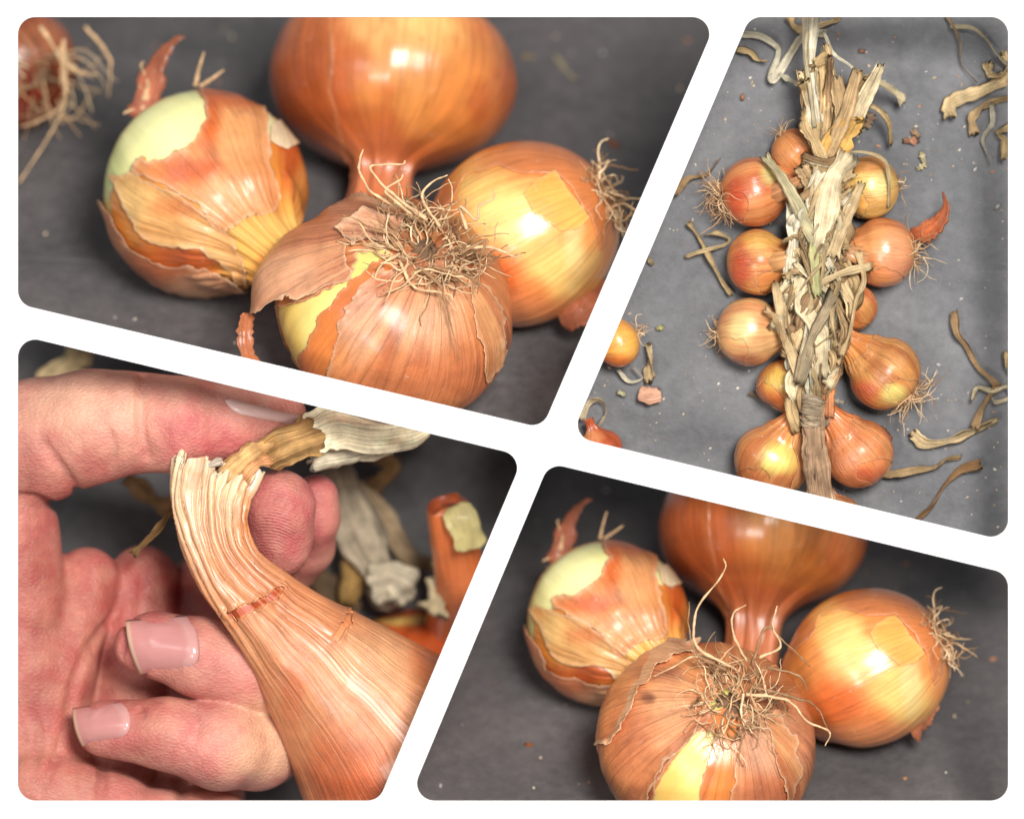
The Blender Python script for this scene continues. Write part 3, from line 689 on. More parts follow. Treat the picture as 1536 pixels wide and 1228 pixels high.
for i, (lab, x, y, Rr, pr_, ax, c1, c2, nl, nr, ops, nroots) in enumerate(B_SPECS):
    c1 = c1 * .7 + C(240, 190, 118) * .3; c2 = c2 * .85 + C(200, 130, 70) * .12
    zc = -2.2 + Rr * .93
    if 'behind' in lab or 'between' in lab or 'bottom' in lab: zc = -2.2 + Rr * .85
    o = Onion('braided_onion', W(x, y, zc), ax, Rr, pr_, lab, GB, seed=100 + i, necklen=nl, neckr=nr, nu=110, nv=90, rough=1.1, bend=(0, 0, -.02))
    sp = C(*[200, 120, 70])
    o.body('bulb', 'skin', o.colour(c1, ops, c2, .6))
    R_ = np.random.RandomState(200 + i)
    an = R_.uniform(.5, 2.6); cx_, cy_ = x + 40 * math.cos(an), y + 40 * math.sin(an)
    cut = [(cx_ + 30 * math.cos(q) * (.7 + .6 * R_.rand()), cy_ + 22 * math.sin(q) * (.7 + .6 * R_.rand())) for q in np.linspace(0, 6.28, 8)[:-1]]
    o.shell('outer_skin', 'paper' if i % 3 else 'skin', o.colour(c1 * 1.02, ops, c2, .7), .010, cut=[cut], lift=.012, jag=4, fall=4, thick=.006, jf=6, hmax=1.0)
    if nroots: root_tuft(o, nroots, .55 if nroots > 20 else .3, spread=.8, r=.009, seed=300 + i, base=.3, target=np.array([0, 0, -.6]))
    if i in (0, 2, 3, 6, 5):
        pth, wd_ = {0: ([(1152, 296, -1.55), (1172, 286, -1.2), (1192, 276, -1.15), (1214, 264, -1.3)], (17, 6)), 2: ([(1152, 394, -1.5), (1172, 390, -1.25), (1190, 384, -1.25), (1206, 378, -1.3)], (17, 8)),
                    3: ([(1150, 492, -1.5), (1168, 482, -1.3), (1186, 470, -1.3)], (13, 7)), 6: ([(1308, 386, -1.5), (1290, 384, -1.25), (1272, 378, -1.2), (1256, 372, -1.3)], (18, 8)), 5: ([(1284, 276, -1.6), (1268, 272, -1.4), (1254, 268, -1.4)], (13, 8))}[i]
        Pn = crom([W(*q) for q in pth], 26); Vn_, Fn_, mn_ = tube(Pn, np.linspace(wd_[0], wd_[1], 26) / 100, nu=26, flat=.8, seed=i, corr=.2)
        bn = Bag(); bn.add(Vn_, Fn_, mn_, (c1 * .55 + C(222, 172, 124) * .45) * (1 + .25 * fbm(mn_[:, 0] * 5, mn_[:, 1] * 5, mn_[:, 2], i))[:, None]); bn.build('neck', 'paper', o.root)
    if i == 6:
        flap(o, [W(*p) for p in [(1366, 350, -1.9), (1385, 348, -1.75), (1405, 335, -1.65), (1418, 312, -1.6), (1414, 288, -1.6)]], [.08, .16, .15, .08, .02], C(196, 104, 60), seed=3)
    if i == 10:
        flap(o, [W(*p) for p in [(1318, 640, -1.9), (1325, 660, -1.8), (1328, 690, -1.9)]], [.06, .12, .03], C(160, 84, 50), seed=5)
    if i == 9:
        o.shell('loose_skin', 'paper', o.colour(C(232, 164, 100), [], c2, .4), .03, keep=[(1192, 640), (1212, 660), (1214, 742), (1180, 740), (1196, 700), (1190, 670)], lift=.03, jag=2, fall=5)
# two onions cut by the left edge
o = Onion('onion', W(926, 514, -1.75), (-.7, -.3, .1), .38, .33, 'small yellow onion on grey slate left of the braid, cut by the white edge', None, seed=140, nu=90, nv=70)
o.body('bulb', 'skin', o.colour(C(240, 176, 84), [('b', 925, 545, 30, 14, C(206, 100, 44), .8)], C(216, 130, 56), .5)); root_tuft(o, 12, .3, r=.008, seed=44)
o = Onion('onion', W(900, 674, -1.9), (-.3, .8, .2), .35, .30, 'dark orange onion in the lower left corner beside the braid slate', None, seed=141, nu=90, nv=70)
o.body('bulb', 'skin', o.colour(C(190, 92, 48), [('b', 885, 655, 20, 10, C(220, 150, 100), .7)], C(150, 60, 34), .6))

STRAW = [C(244, 220, 178), C(232, 200, 152), C(206, 170, 124), C(250, 234, 202), C(214, 180, 130), C(238, 202, 150), C(186, 148, 108)]


def leaf(pts, width, col=None, parent=None, seed=0, flat=.2, twist=0.0, name='leaf', taper=(1, 1), mat='straw', nu=14, corr=.3, jag=True):
    P = crom([W(*p) for p in pts], max(10, 8 * len(pts)))
    n = len(P); tt = np.linspace(0, 1, n)
    wd = width / 100 * (taper[0] + (taper[1] - taper[0]) * tt) * (1 + (.38 if jag else .14) * noise(tt * 6, seed, 0, seed) + (.15 * min(1, 8 / width) if jag else 0) * noise(tt * 17, seed, 0, seed + 1))
    if not jag or width >= 22: wd = wd * np.clip(.35 + np.minimum(tt, 1 - tt) * 6, 0, 1) ** .6
    V, F, m = tube(P, wd, nu=nu, flat=flat, seed=seed % 97, corr=corr, twist=twist, crinkle=min(width / 100 * .35, .035))
    if not jag or width >= 22:      # rounded ends
        pass
    else:
        T0 = norm(P[1] - P[0]); T1 = norm(P[-1] - P[-2]); R_ = np.random.RandomState(seed)
        V[:nu] -= T0 * (R_.rand(nu, 1) * min(width, 9) / 100 * 1.2); V[(n - 1) * nu:n * nu] += T1 * (R_.rand(nu, 1) * min(width, 9) / 100 * 1.2)
    cc = np.array(STRAW[seed % 7] if col is None else col)
    sh = (1 + .22 * fbm(V[:, 0] * 4, V[:, 1] * 4, V[:, 2] * 2, seed))[:, None]
    b = Bag(); b.add(V, F, m, cc * sh)
    return b.build(name, mat, parent)


braid = empty('onion_braid', W(1228, 430, -1.6), 'thick plait of dry pale onion leaves running down the grey slate', 'braid')
# fan of loose ends above the tie
fan = [[(1238, 250), (1222, 190), (1214, 130), (1212, 80), (1214, 20)], [(1240, 245), (1232, 200), (1236, 150), (1232, 100), (1222, 98)], [(1244, 240), (1250, 180), (1252, 130), (1240, 72)], [(1246, 240), (1262, 190), (1278, 140), (1290, 118)],
       [(1250, 235), (1280, 180), (1305, 130), (1318, 102)], [(1236, 240), (1214, 190), (1208, 150), (1204, 112)], [(1240, 240), (1256, 200), (1272, 160), (1286, 110)], [(1242, 240), (1228, 180), (1230, 130), (1238, 75)],
       [(1238, 240), (1220, 200), (1216, 170)], [(1248, 238), (1262, 215), (1290, 160), (1300, 130)], [(1244, 240), (1240, 180), (1244, 120), (1246, 90)], [(1238, 240), (1232, 190), (1222, 130), (1224, 105)],
       [(1240, 242), (1226, 205), (1212, 185)], [(1240, 242), (1255, 210), (1262, 165), (1256, 120)], [(1250, 230), (1270, 190), (1276, 150)], [(1236, 235), (1218, 205), (1214, 150), (1206, 125)]]
for i, f in enumerate(fan):
    R_ = np.random.RandomState(i)
    z0 = -1.55 + .35 * R_.rand()
    leaf([(x, y, z0 + .1 * math.sin(q * 1.3 + i) + .08 * q) for q, (x, y) in enumerate(f)], R_.uniform(7, 14), parent=braid, seed=i + 10, flat=.24, twist=R_.randn() * .9, taper=(.75, 1.15), corr=.5, nu=18)
leaf([(1236, 235, -1.2), (1250, 200, -1.1), (1268, 185, -1.05), (1290, 190, -1.1)], 11, C(226, 172, 96), braid, 77)
leaf([(1256, 235, -1.2), (1272, 205, -1.1), (1282, 185, -1.05)], 11, C(232, 180, 100), braid, 79)
leaf([(1212, 25, -1.2), (1208, 80, -1.1), (1216, 140, -1.05), (1222, 190, -1.1)], 2.6, STRAW[0], braid, 80)
leaf([(1236, 48, -1.5), (1250, 80, -1.3), (1275, 98, -1.3), (1290, 115, -1.3)], 2.6, STRAW[3], braid, 81)
leaf([(1290, 118, -1.4), (1310, 120, -1.3), (1330, 130, -1.4), (1350, 145, -1.7), (1352, 154, -1.8)], 6, STRAW[0], braid, 82)
leaf([(1290, 165, -1.4), (1310, 160, -1.4), (1330, 180, -1.6), (1337, 215, -1.9)], 5, STRAW[4], braid, 83)
leaf([(1170, 112, -2.0), (1185, 120, -1.9), (1200, 127, -1.6)], 4, STRAW[3], braid, 84)
# the tie and the plait
for i in range(7):
    leaf([(1205 + i, 232 + i * 5, -1.45), (1225, 240 + i * 4, -1.1), (1245, 243 + i * 4, -1.05), (1268, 232 + i * 6, -1.4)], 5, parent=braid, seed=90 + i)
R_ = np.random.RandomState(9)


def trunk_x(y):
    return np.interp(y, [240, 330, 420, 500, 560, 605, 740], [1240, 1232, 1228, 1222, 1220, 1214, 1228])


def trunk_w(y):
    return np.interp(y, [240, 300, 400, 500, 560, 605, 740], [20, 34, 44, 48, 40, 18, 18])


for i in range(58):
    y0 = 250 + (i * 5.6); sgn = 1 if i % 2 else -1
    L = R_.uniform(60, 125); w0, w1 = trunk_w(y0), trunk_w(min(600, y0 + L)); off = R_.uniform(-.9, .5)
    z0 = -1.65 + .45 * R_.rand()
    a = [(trunk_x(y0) + sgn * w0 * off, y0, z0 - .1), (trunk_x(y0 + L * .33) + sgn * w0 * (off + .45), y0 + L * .33, z0 + .25), (trunk_x(y0 + L * .66) + sgn * w1 * (off + .75), y0 + L * .66, z0 + .2), (trunk_x(min(600, y0 + L)) + sgn * w1 * (off + .5), min(602, y0 + L), z0 - .15)]
    leaf(a, R_.uniform(6, 13), parent=braid, seed=200 + i, flat=.24, twist=R_.randn() * 1.1, corr=.5, name='leaf', taper=(.8, 1.0), nu=18)
for i in range(46):     # split fibres
    y0 = R_.uniform(245, 560); sgn = R_.choice([-1, 1]); L = R_.uniform(40, 120); x0 = trunk_x(y0) + sgn * trunk_w(y0) * R_.uniform(-.9, .9); y1 = min(600, y0 + L)
    x1 = trunk_x(y1) + trunk_w(y1) * R_.uniform(-.9, .9)
    leaf([(x0, y0, -1.05), ((x0 + x1) / 2 + R_.randn() * 7, (y0 + y1) / 2, -.95 + .1 * R_.rand()), (x1, y1, -1.1)], R_.uniform(1.6, 4), parent=braid, seed=900 + i, flat=.4, twist=R_.randn(), corr=.4, nu=10)
for i in range(26):     # loose curled husks that stick out of the plait
    y0 = R_.uniform(270, 590); s_ = R_.choice([-1, 1]); x0 = trunk_x(y0) + s_ * trunk_w(y0) * R_.uniform(.3, .8)
    leaf([(x0, y0, -1.3), (x0 + s_ * R_.uniform(4, 12), y0 - R_.uniform(4, 16), -1.05), (x0 + s_ * R_.uniform(10, 24), y0 - R_.uniform(0, 28), -1.15)], R_.uniform(5, 9), parent=braid, seed=300 + i, flat=.22, twist=R_.randn(), corr=.5)
# named leaves of the plait seen in the photograph
for q, (f, wd, cc) in enumerate([
        ([(1148, 238, -1.2), (1168, 262, -1.0), (1190, 300, -.95), (1215, 350, -.95), (1232, 372, -1.0)], 8, C(206, 192, 150)), ([(1272, 236, -1.1), (1250, 270, -.95), (1238, 330, -.9), (1224, 380, -.95)], 12, STRAW[0]),
        ([(1290, 280, -1.1), (1268, 330, -.95), (1250, 380, -.95)], 9, STRAW[1]), ([(1252, 240, -1.2), (1226, 270, -1.0), (1214, 310, -1.0), (1220, 350, -1.0), (1246, 400, -.95)], 9, STRAW[3]),
        ([(1305, 400, -1.1), (1270, 408, -.95), (1240, 420, -.95), (1205, 440, -1.1), (1168, 442, -1.3)], 5, STRAW[1]), ([(1250, 440, -1.0), (1236, 470, -.9), (1216, 510, -.85), (1200, 570, -.9)], 10, C(176, 156, 124)),
        ([(1216, 340, -1), (1220, 380, -.92), (1224, 440, -.92)], 8, C(214, 206, 146)), ([(1288, 380, -1.1), (1296, 420, -1.0), (1284, 450, -1.0), (1274, 500, -1.1), (1262, 530, -1.1)], 5, STRAW[5]),
        ([(1168, 430, -1.3), (1172, 470, -1.1), (1176, 500, -1.1), (1200, 560, -1.0)], 9, STRAW[1]), ([(1200, 420, -1.1), (1206, 460, -1.0), (1230, 500, -.95), (1236, 560, -1.0)], 11, STRAW[0]),
        ([(1186, 310, -1.2), (1190, 360, -1.1), (1184, 420, -1.2)], 9, STRAW[3]), ([(1150, 465, -1.1), (1165, 480, -1.05), (1180, 520, -1.1)], 5, STRAW[2])]):
    leaf(f, wd, cc, braid, 400 + q, flat=.4, corr=.4)
for q in range(9):      # the bottom tie and its brown stem
    leaf([(1190 + q * 2, 600 + q * 3, -1.35), (1208, 596 + q * 5, -1.0), (1228, 600 + q * 5, -1.0), (1240, 606 + q * 3, -1.35)], 5, C(186, 162, 134), braid, 430 + q, corr=.5)
for q in range(5):
    leaf([(1210 + q * 5, 605, -1.1), (1212 + q * 5, 660, -1.0 + .05 * (q % 2)), (1214 + q * 6, 700, -1.05), (1218 + q * 7, 752, -1.2)], 7, C(176 + q * 5, 142 + q * 4, 112 + q * 3), braid, 445 + q, flat=.7, corr=.5)
for f, wd, cc in [([(1210, 625, -1.6), (1180, 612, -1.6), (1150, 603, -1.9), (1130, 592, -2.05), (1124, 590, -2.05)], 1.8, C(150, 120, 90)), ([(1240, 575, -1.2), (1240, 620, -1.2)], 12, C(214, 140, 92)), ([(1246, 600, -1.5), (1266, 604, -1.9)], 3, STRAW[3]),
                  ([(1245, 233, -1.3), (1290, 228, -1.1), (1326, 240, -1.1), (1334, 270, -1.2), (1333, 310, -1.4)], 2.4, STRAW[1])]:
    leaf(f, wd, cc, braid, 460 + int(wd))

# loose dry leaves lying on the grey slate, each its own thing
GL = 'dry leaves lying loose on the grey slate'
z = -2.13
LOOSE = [
    ('pale leaf bent to a V beside the top of the braid', [(1112, 52), (1140, 55), (1162, 68), (1168, 80), (1158, 118), (1170, 108), (1196, 64), (1212, 50), (1236, 50)], 4.5),
    ('short tan leaf under the slanted white edge, top left of the braid slate', [(1108, 74), (1125, 78), (1138, 90), (1148, 92)], 4.5),
    ('leaf loop against the upper border above the braid', [(1186, 26), (1190, 40), (1206, 46), (1240, 36), (1256, 30), (1257, 25)], 5),
    ('thin kinked straw hanging from the upper border on the right', [(1420, 25), (1430, 40), (1440, 62), (1442, 96), (1464, 122)], 2.2),
    ('long leaf arching into the upper right corner', [(1428, 40), (1458, 42), (1480, 60), (1494, 80), (1510, 95)], 3.5),
    ('broad curled leaf with a rolled end at the right border', [(1425, 172), (1424, 158), (1440, 148), (1470, 138), (1500, 122), (1512, 112)], 7.5),
    ('forked pale leaf below the rolled one at the right border', [(1462, 198), (1458, 178), (1470, 162), (1490, 152), (1514, 146)], 6),
    ('thin curly tendril under the leaves at the right border', [(1487, 158), (1488, 185), (1474, 208), (1480, 230), (1484, 244)], 3),
    ('small orange tinged husk end at the right border', [(1506, 235), (1508, 210), (1496, 200), (1514, 190)], 6),
    ('crumpled brown leaf knot in the upper right corner', [(1482, 98), (1486, 112), (1500, 116), (1512, 100), (1504, 84)], 7),
    ('long kinked leaf stem standing right of the large veined onion', [(1432, 470), (1436, 500), (1450, 520), (1466, 550), (1490, 572), (1492, 582), (1476, 605), (1462, 640)], 4.5),
    ('open leaf loop near the right border at mid height', [(1458, 598), (1466, 582), (1490, 586), (1512, 580), (1514, 596), (1494, 604), (1488, 598)], 3.5),
    ('broad greenish folded leaf lying right of the copper red onion', [(1372, 652), (1388, 664), (1420, 662), (1450, 650), (1490, 632)], 8.5),
    ('pale twisted leaf tip pointing right beside the copper red onion', [(1322, 712), (1345, 710), (1380, 704), (1404, 700), (1420, 688), (1438, 686)], 5),
    ('dark brown twisted leaf running down to the lower border', [(1468, 696), (1440, 704), (1416, 728), (1400, 756), (1376, 778)], 6),
    ('thin straw pair left of the braid, crossing', [(1034, 336), (1048, 356), (1064, 385), (1082, 420), (1096, 440)], 3.5),
    ('bent straw loop left of the braid over the straw pair', [(1030, 385), (1050, 378), (1086, 368), (1094, 358), (1076, 350), (1060, 352)], 3),
    ('straw tips fanned left of the uppermost big onion', [(1015, 288), (1034, 268), (1060, 262), (1078, 240)], 4),
    ('arched straw hoop above the corner onion, lower left', [(872, 626), (882, 605), (896, 598), (906, 606), (908, 622), (898, 640)], 4),
    ('short stub of dry stem standing left of the braid', [(972, 568), (976, 545), (974, 520)], 8.5),
    ('square scrap of pink husk below the stem stub', [(958, 590), (974, 594), (992, 592)], 12),
    ('wiry straw bits under the small yellow onion', [(928, 556), (945, 572), (964, 566), (950, 552)], 2.5),
    ('leaf stub sticking in from the right border', [(1512, 530), (1510, 545), (1514, 556)], 5),
]
for i, (lab, f, wd) in enumerate(LOOSE):
    o = leaf([(x, y, z + .05 + .12 * math.sin(q * 1.1 + i) ** 2) for q, (x, y) in enumerate(f)], wd * (1.15 if wd < 6 else 1), C(150, 112, 74) if 'dark brown' in lab else (C(222, 166, 138) if 'pink' in lab else None), None, 500 + i, flat=.11, twist=(1 if i % 2 else -1) * (.5 + .5 * (i % 5)) * (wd < 10), corr=.4, name='dry_leaf', jag=wd < 10)
    tag(o, lab, 'leaf', GL)
SCR = [
    ('reddish scrap of skin right of the braid top', 1366, 212, 9, C(216, 150, 116)), ('pale straw chip under the reddish scrap', 1384, 236, 7, C(226, 206, 160)), ('yellowish chip next to the pale straw chip', 1382, 250, 6, C(226, 206, 158)),
    ('tan flake above the reddish scrap', 1374, 200, 6, C(214, 170, 130)), ('round tan flake just right of the leaf fan', 1304, 182, 9, C(196, 158, 126)), ('tiny orange flake near the upper border', 1293, 77, 4, C(220, 150, 110)),
    ('tiny orange flake left of the leaf fan', 1114, 146, 4, C(220, 140, 100)), ('tan flake above the small yellow onion', 990, 492, 5, C(206, 196, 130)), ('brown flake left of the stem stub', 975, 392, 5, C(196, 166, 126)),
    ('white grain on the right of the slate', 1496, 310, 4, C(236, 230, 214)), ('green chip near the slanted white edge', 932, 590, 5, C(216, 206, 160))]
for i, (lab, x, y, sz, cc) in enumerate(SCR):
    a = i * 1.3
    o = leaf([(x - sz * math.cos(a), y - sz * math.sin(a), z), (x, y, z + .05), (x + sz * math.cos(a), y + sz * math.sin(a), z)], sz * .6, cc, None, 600 + i, flat=.25, name='skin_scrap', mat='paper')
    tag(o, lab, 'scrap')


def crumbs(poly, n, zf, sizes, seed, label, cols):
    R_ = np.random.RandomState(seed); V, F, Cc = [], [], []; P = np.array(poly)
    lo, hi = P.min(0), P.max(0); k = 0
    while k < n:
        x, y = R_.uniform(lo[0], hi[0]), R_.uniform(lo[1], hi[1])
        if sdpoly(np.array([x]), np.array([y]), poly)[0] < 0: continue
        if noise(x / 70, y / 70, 0, seed) + .25 * R_.randn() < -.1: continue
        k += 1; z_ = -4
        for _ in range(12): q = W(x, y, z_); z_ = zf(q[0], q[1])
        s = sizes[0] * math.exp(R_.rand() * math.log(sizes[1] / sizes[0])); a = R_.rand() * 6.28; el = R_.uniform(1, 2.6)
        e = np.array([math.cos(a), math.sin(a), 0]) * s * el; f = np.array([-math.sin(a), math.cos(a), 0]) * s
        hh = np.array([0, 0, s * .6 + .01])
        sl = lambda v: v + np.array([0, 0, zf(q[0] + v[0], q[1] + v[1]) - zf(q[0], q[1])])
        q = np.array([q[0], q[1], z_]); b = len(V)
        for v in (e, f, -e * R_.uniform(.5, 1), -f): V.append(q + sl(v) + [0, 0, .004])
        V.append(q + hh); F += [(b, b + 1, b + 4), (b + 1, b + 2, b + 4), (b + 2, b + 3, b + 4), (b + 3, b, b + 4)]
        c = cols[R_.randint(len(cols))]; Cc += [c] * 5
    o = mesh('peel_crumbs', V, F, M['root'], None, np.array(Cc), smooth=False)
    return tag(o, label, None, None, 'stuff')


CC = [C(226, 200, 170), C(236, 226, 206), C(206, 140, 96), C(190, 170, 130), C(210, 206, 200)]
crumbs(PANELS[1], 420, zB, (.004, .02), 3, 'fine pale crumbs of skin strewn over the grey slate', CC)
crumbs(PANELS[0], 60, zA, (.008, .03), 4, 'few pale specks on the upper left slate', CC)
crumbs(PANELS[3], 60, zD, (.008, .03), 5, 'few pale specks on the lower right slate', CC)


def on_floor(pts, zf, dz=.03):
    r = []
    for x, y in pts:
        z_ = -5
        for _ in range(25): q = W(x, y, z_); z_ = zf(q[0], q[1]) + dz
        r.append((x, y, z_))
    return r


for lab, pts, zf, wd, cc in [('pale bit of root on the slate right of the biggest onion', [(832, 84), (842, 96), (850, 108), (864, 120)], zA, 3.5, C(206, 186, 150)), ('small tan chip left of the pale bit of root', [(784, 86), (800, 86)], zA, 3.5, C(190, 160, 120)),
                             ('orange brown chip near the right onion roots', [(914, 212), (926, 220)], zA, 4, C(190, 110, 70)), ('orange crumb on the slate under the half peeled onion, lower right', [(790, 1116), (797, 1117)], zD, 3, C(214, 120, 60))]:
    tag(leaf(on_floor(pts, zf), wd, cc, None, 700 + int(wd), name='skin_scrap'), lab, 'scrap')


# ---------------------------------------------------------------- the hand: one continuous surface from a distance field
def smin(a, b, k):
    h = np.clip(.5 + .5 * (b - a) / k, 0, 1); return b * (1 - h) + a * h - k * h * (1 - h)


class Field:
    def __init__(s, lo, hi, st):
        s.lo = np.array(lo); s.st = st
        n = ((np.array(hi) - s.lo) / st).astype(int) + 1
        ax = [s.lo[i] + st * np.arange(n[i]) for i in range(3)]
        s.ax = ax; s.d = np.full(n, 9.0, np.float32)

    def cone(s, a, b, ra, rb, k=.05, sc=(1, 1, 1), sub=False):
        a, b = np.array(a, float), np.array(b, float); m = max(ra, rb) * 1 / min(sc) + max(k * 3, .3)
        sl = tuple(slice(max(0, int((min(a[i], b[i]) - m - s.lo[i]) / s.st)), max(1, int((max(a[i], b[i]) + m - s.lo[i]) / s.st) + 2)) for i in range(3))
        X, Y, Z = np.meshgrid(*[s.ax[i][sl[i]] for i in range(3)], indexing='ij', sparse=True)
        if X.size == 0 or Y.size == 0 or Z.size == 0: return
        e = b - a; L2 = e @ e + 1e-9
        t = np.clip(((X - a[0]) * e[0] + (Y - a[1]) * e[1] + (Z - a[2]) * e[2]) / L2, 0, 1)
        d = np.sqrt(((X - a[0] - e[0] * t) * sc[0]) ** 2 + ((Y - a[1] - e[1] * t) * sc[1]) ** 2 + ((Z - a[2] - e[2] * t) * sc[2]) ** 2) - (ra + (rb - ra) * t)
        cur = s.d[sl]
        s.d[sl] = (-smin(-cur, d, k)) if sub else smin(cur, d, k)

    def chain(s, pts, k=.05, **kw):      # pts: (px, py, z, r)
        for p, q in zip(pts[:-1], pts[1:]): s.cone(W(*p[:3]), W(*q[:3]), p[3], q[3], k, **kw)

    def top(s, px, py):      # height of the surface seen at px, py
        zs = s.ax[2][::-1]
        for z in zs:
            q = W(px, py, z); i, j = int(round((q[0] - s.lo[0]) / s.st)), int(round((q[1] - s.lo[1]) / s.st)); k = int(round((z - s.lo[2]) / s.st))
            if 0 <= i < s.d.shape[0] and 0 <= j < s.d.shape[1] and k < s.d.shape[2] and s.d[i, j, k] < 0:
                a_, b_ = s.d[i, j, k], s.d[i, j, min(k + 1, s.d.shape[2] - 1)]
                return z + s.st * (a_ / (a_ - b_ - 1e-6) if b_ > 0 else 0)
        return -6.0

    def groove(s, pts, depth, rad, k=.05):
        P = crom(pts, 4 * len(pts)); cs = []
        for i, (x, y) in enumerate(P):
            f = math.sin(math.pi * (i + .6) / (len(P) + .2)) ** .5
            cs.append((x, y, s.top(x, y) + rad - depth * f, rad))
        s.chain(cs, k=k, sub=True)

    def merge(s, other, k): s.d = smin(s.d, other.d, k)

    def surface(s):
        S_ = s.d; n = np.array(S_.shape) - 1; neg = S_ < 0
        cnt = np.zeros(n, np.float32); acc = np.zeros((*n, 3), np.float32)
        def sub(i, j, k): return (slice(i, i + n[0]), slice(j, j + n[1]), slice(k, k + n[2]))
        corners = [(i, j, k) for i in (0, 1) for j in (0, 1) for k in (0, 1)]
        tot = sum(neg[sub(*c)].astype(np.int8) for c in corners); mask = (tot > 0) & (tot < 8)
        for c in corners:
            for ax in range(3):
                if c[ax]: continue
                c2 = list(c); c2[ax] = 1
                A_, B_ = S_[sub(*c)], S_[sub(*c2)]
                x = (A_ < 0) != (B_ < 0); t = np.where(x, A_ / np.where(x, A_ - B_, 1), 0)
                for d in range(3): acc[..., d] += np.where(x, c[d] + (t if d == ax else 0), 0)
                cnt += x
        I = np.argwhere(mask); idx = np.full(n, -1, np.int64); idx[mask] = np.arange(len(I))
        V = s.lo + s.st * (I + acc[mask] / cnt[mask][:, None])
        F = []
        for ax in range(3):
            o1, o2 = [(1, 2), (2, 0), (0, 1)][ax]
            sh = list(S_.shape); a = [slice(0, None)] * 3; b = [slice(0, None)] * 3; a[ax] = slice(0, sh[ax] - 1); b[ax] = slice(1, sh[ax])
            x = neg[tuple(a)] != neg[tuple(b)]; E = np.argwhere(x)
            E = E[(E[:, o1] > 0) & (E[:, o2] > 0) & (E[:, o1] < n[o1]) & (E[:, o2] < n[o2])]
            u1 = np.zeros(3, int); u1[o1] = 1; u2 = np.zeros(3, int); u2[o2] = 1
            q = np.stack([idx[tuple((E - u1 - u2).T)], idx[tuple((E - u2).T)], idx[tuple(E.T)], idx[tuple((E - u1).T)]], -1)
            fl = neg[tuple(E.T)]
            q = np.where(fl[:, None], q, q[:, ::-1]); F.append(q)
        return V, np.vstack(F)


lo, hi = W(-40, 1250, -6.2), W(560, 480, -.1)
lo[2], hi[2] = -6.2, -.15
st = .034
H = Field(lo, hi, st)
# palm and thumb ball
H.chain([(-30, 800, -3.4, 1.0), (30, 1000, -3.4, 1.1), (60, 1250, -3.4, 1.1)], k=.25)
H.chain([(-40, 640, -2.7, .9), (10, 800, -2.9, .75), (40, 900, -2.9, .6)], k=.3)
H.chain([(130, 870, -3.4, .52), (95, 1000, -3.0, .5), (50, 1150, -2.8, .55)], k=.12)
H.chain([(215, 870, -3.8, .55), (200, 980, -3.7, .6), (170, 1150, -3.6, .7)], k=.10)
H.chain([(285, 900, -4.4, .6), (290, 1050, -4.3, .8), (280, 1200, -4.2, .9)], k=.12)
H.chain([(60, 1180, -2.4, .55), (180, 1215, -2.6, .55)], k=.12)
H.chain([(230, 1230, -2.7, .5), (330, 1235, -3.0, .5)], k=.05)
# index and middle, from behind the neck to their tips
Fx = Field(lo, hi, st)
Fx.chain([(250, 930, -4.6, .62), (330, 880, -4.3, .62), (395, 860, -3.2, .52), (418, 800, -2.35, .50), (421, 762, -2.0, .50)], k=.15)
Fx.cone(W(424, 828, -2.2), W(418, 757, -2.0), .36, .52, .2)
H.merge(Fx, .06)
Fm = Field(lo, hi, st)
Fm.chain([(300, 960, -5.0, .6), (400, 880, -4.6, .52), (460, 820, -3.6, .42), (472, 775, -2.95, .38), (474, 745, -2.85, .35)], k=.12)
H.merge(Fm, .04)
# ring finger
Fr = Field(lo, hi, st)
Fr.chain([(232, 965, -2.05, .50), (300, 985, -1.95, .60), (370, 1005, -2.1, .62), (430, 1030, -2.7, .60), (440, 1010, -3.9, .6)], k=.12)
Fr.cone(W(212, 968, -2.1), W(240, 970, -2.0), .42, .5, .08)
H.merge(Fr, .05)
# little finger
Fp = Field(lo, hi, st)
Fp.chain([(158, 1092, -2.1, .44), (250, 1100, -1.9, .54), (330, 1118, -1.95, .66), (385, 1120, -2.5, .64), (400, 1120, -3.8, .6)], k=.14)
H.merge(Fp, .05)
# thumb
Ft = Field(lo, hi, st)
Ft.chain([(-30, 690, -2.8, .95), (60, 660, -2.5, .92), (135, 640, -2.2, .84), (185, 634, -2.05, .80)], k=.2)
Ft.chain([(225, 634, -2.05, .76), (280, 638, -1.95, .73), (345, 634, -2.0, .58), (410, 624, -2.12, .38), (428, 620, -2.15, .32)], k=.10)
H.merge(Ft, .10)
# creases: joint of the thumb, palm lines, finger joints
for pts, dp, rd in [([(216, 560), (211, 600), (213, 650), (222, 690)], .11, .08), ([(28, 745), (70, 752), (112, 778), (130, 800)], .12, .09), ([(60, 660), (90, 700), (120, 742)], .09, .08),
                    ([(100, 1070), (120, 1000), (150, 950), (190, 900)], .12, .09), 
                    ([(60, 1190), (90, 1120), (110, 1050)], .07, .07), ([(150, 1200), (155, 1165), (150, 1140)], .12, .08), ([(275, 1201), (272, 1180), (262, 1165)], .12, .08), ([(40, 1060), (60, 1100), (50, 1150)], .04, .05),
                    ([(290, 1056), (296, 1085), (292, 1110)], .03, .04), ([(262, 950), (268, 975), (264, 1000)], .02, .03), ([(160, 640), (170, 670), (168, 700)], .03, .05), ([(190, 590), (188, 620)], .02, .04),
                    ([(210, 1060), (215, 1075)], .02, .03), ([(200, 860), (196, 920), (180, 980)], .10, .08)]:
    H.groove(pts, dp * .55, rd * .8, k=.07)
V, F = H.surface()
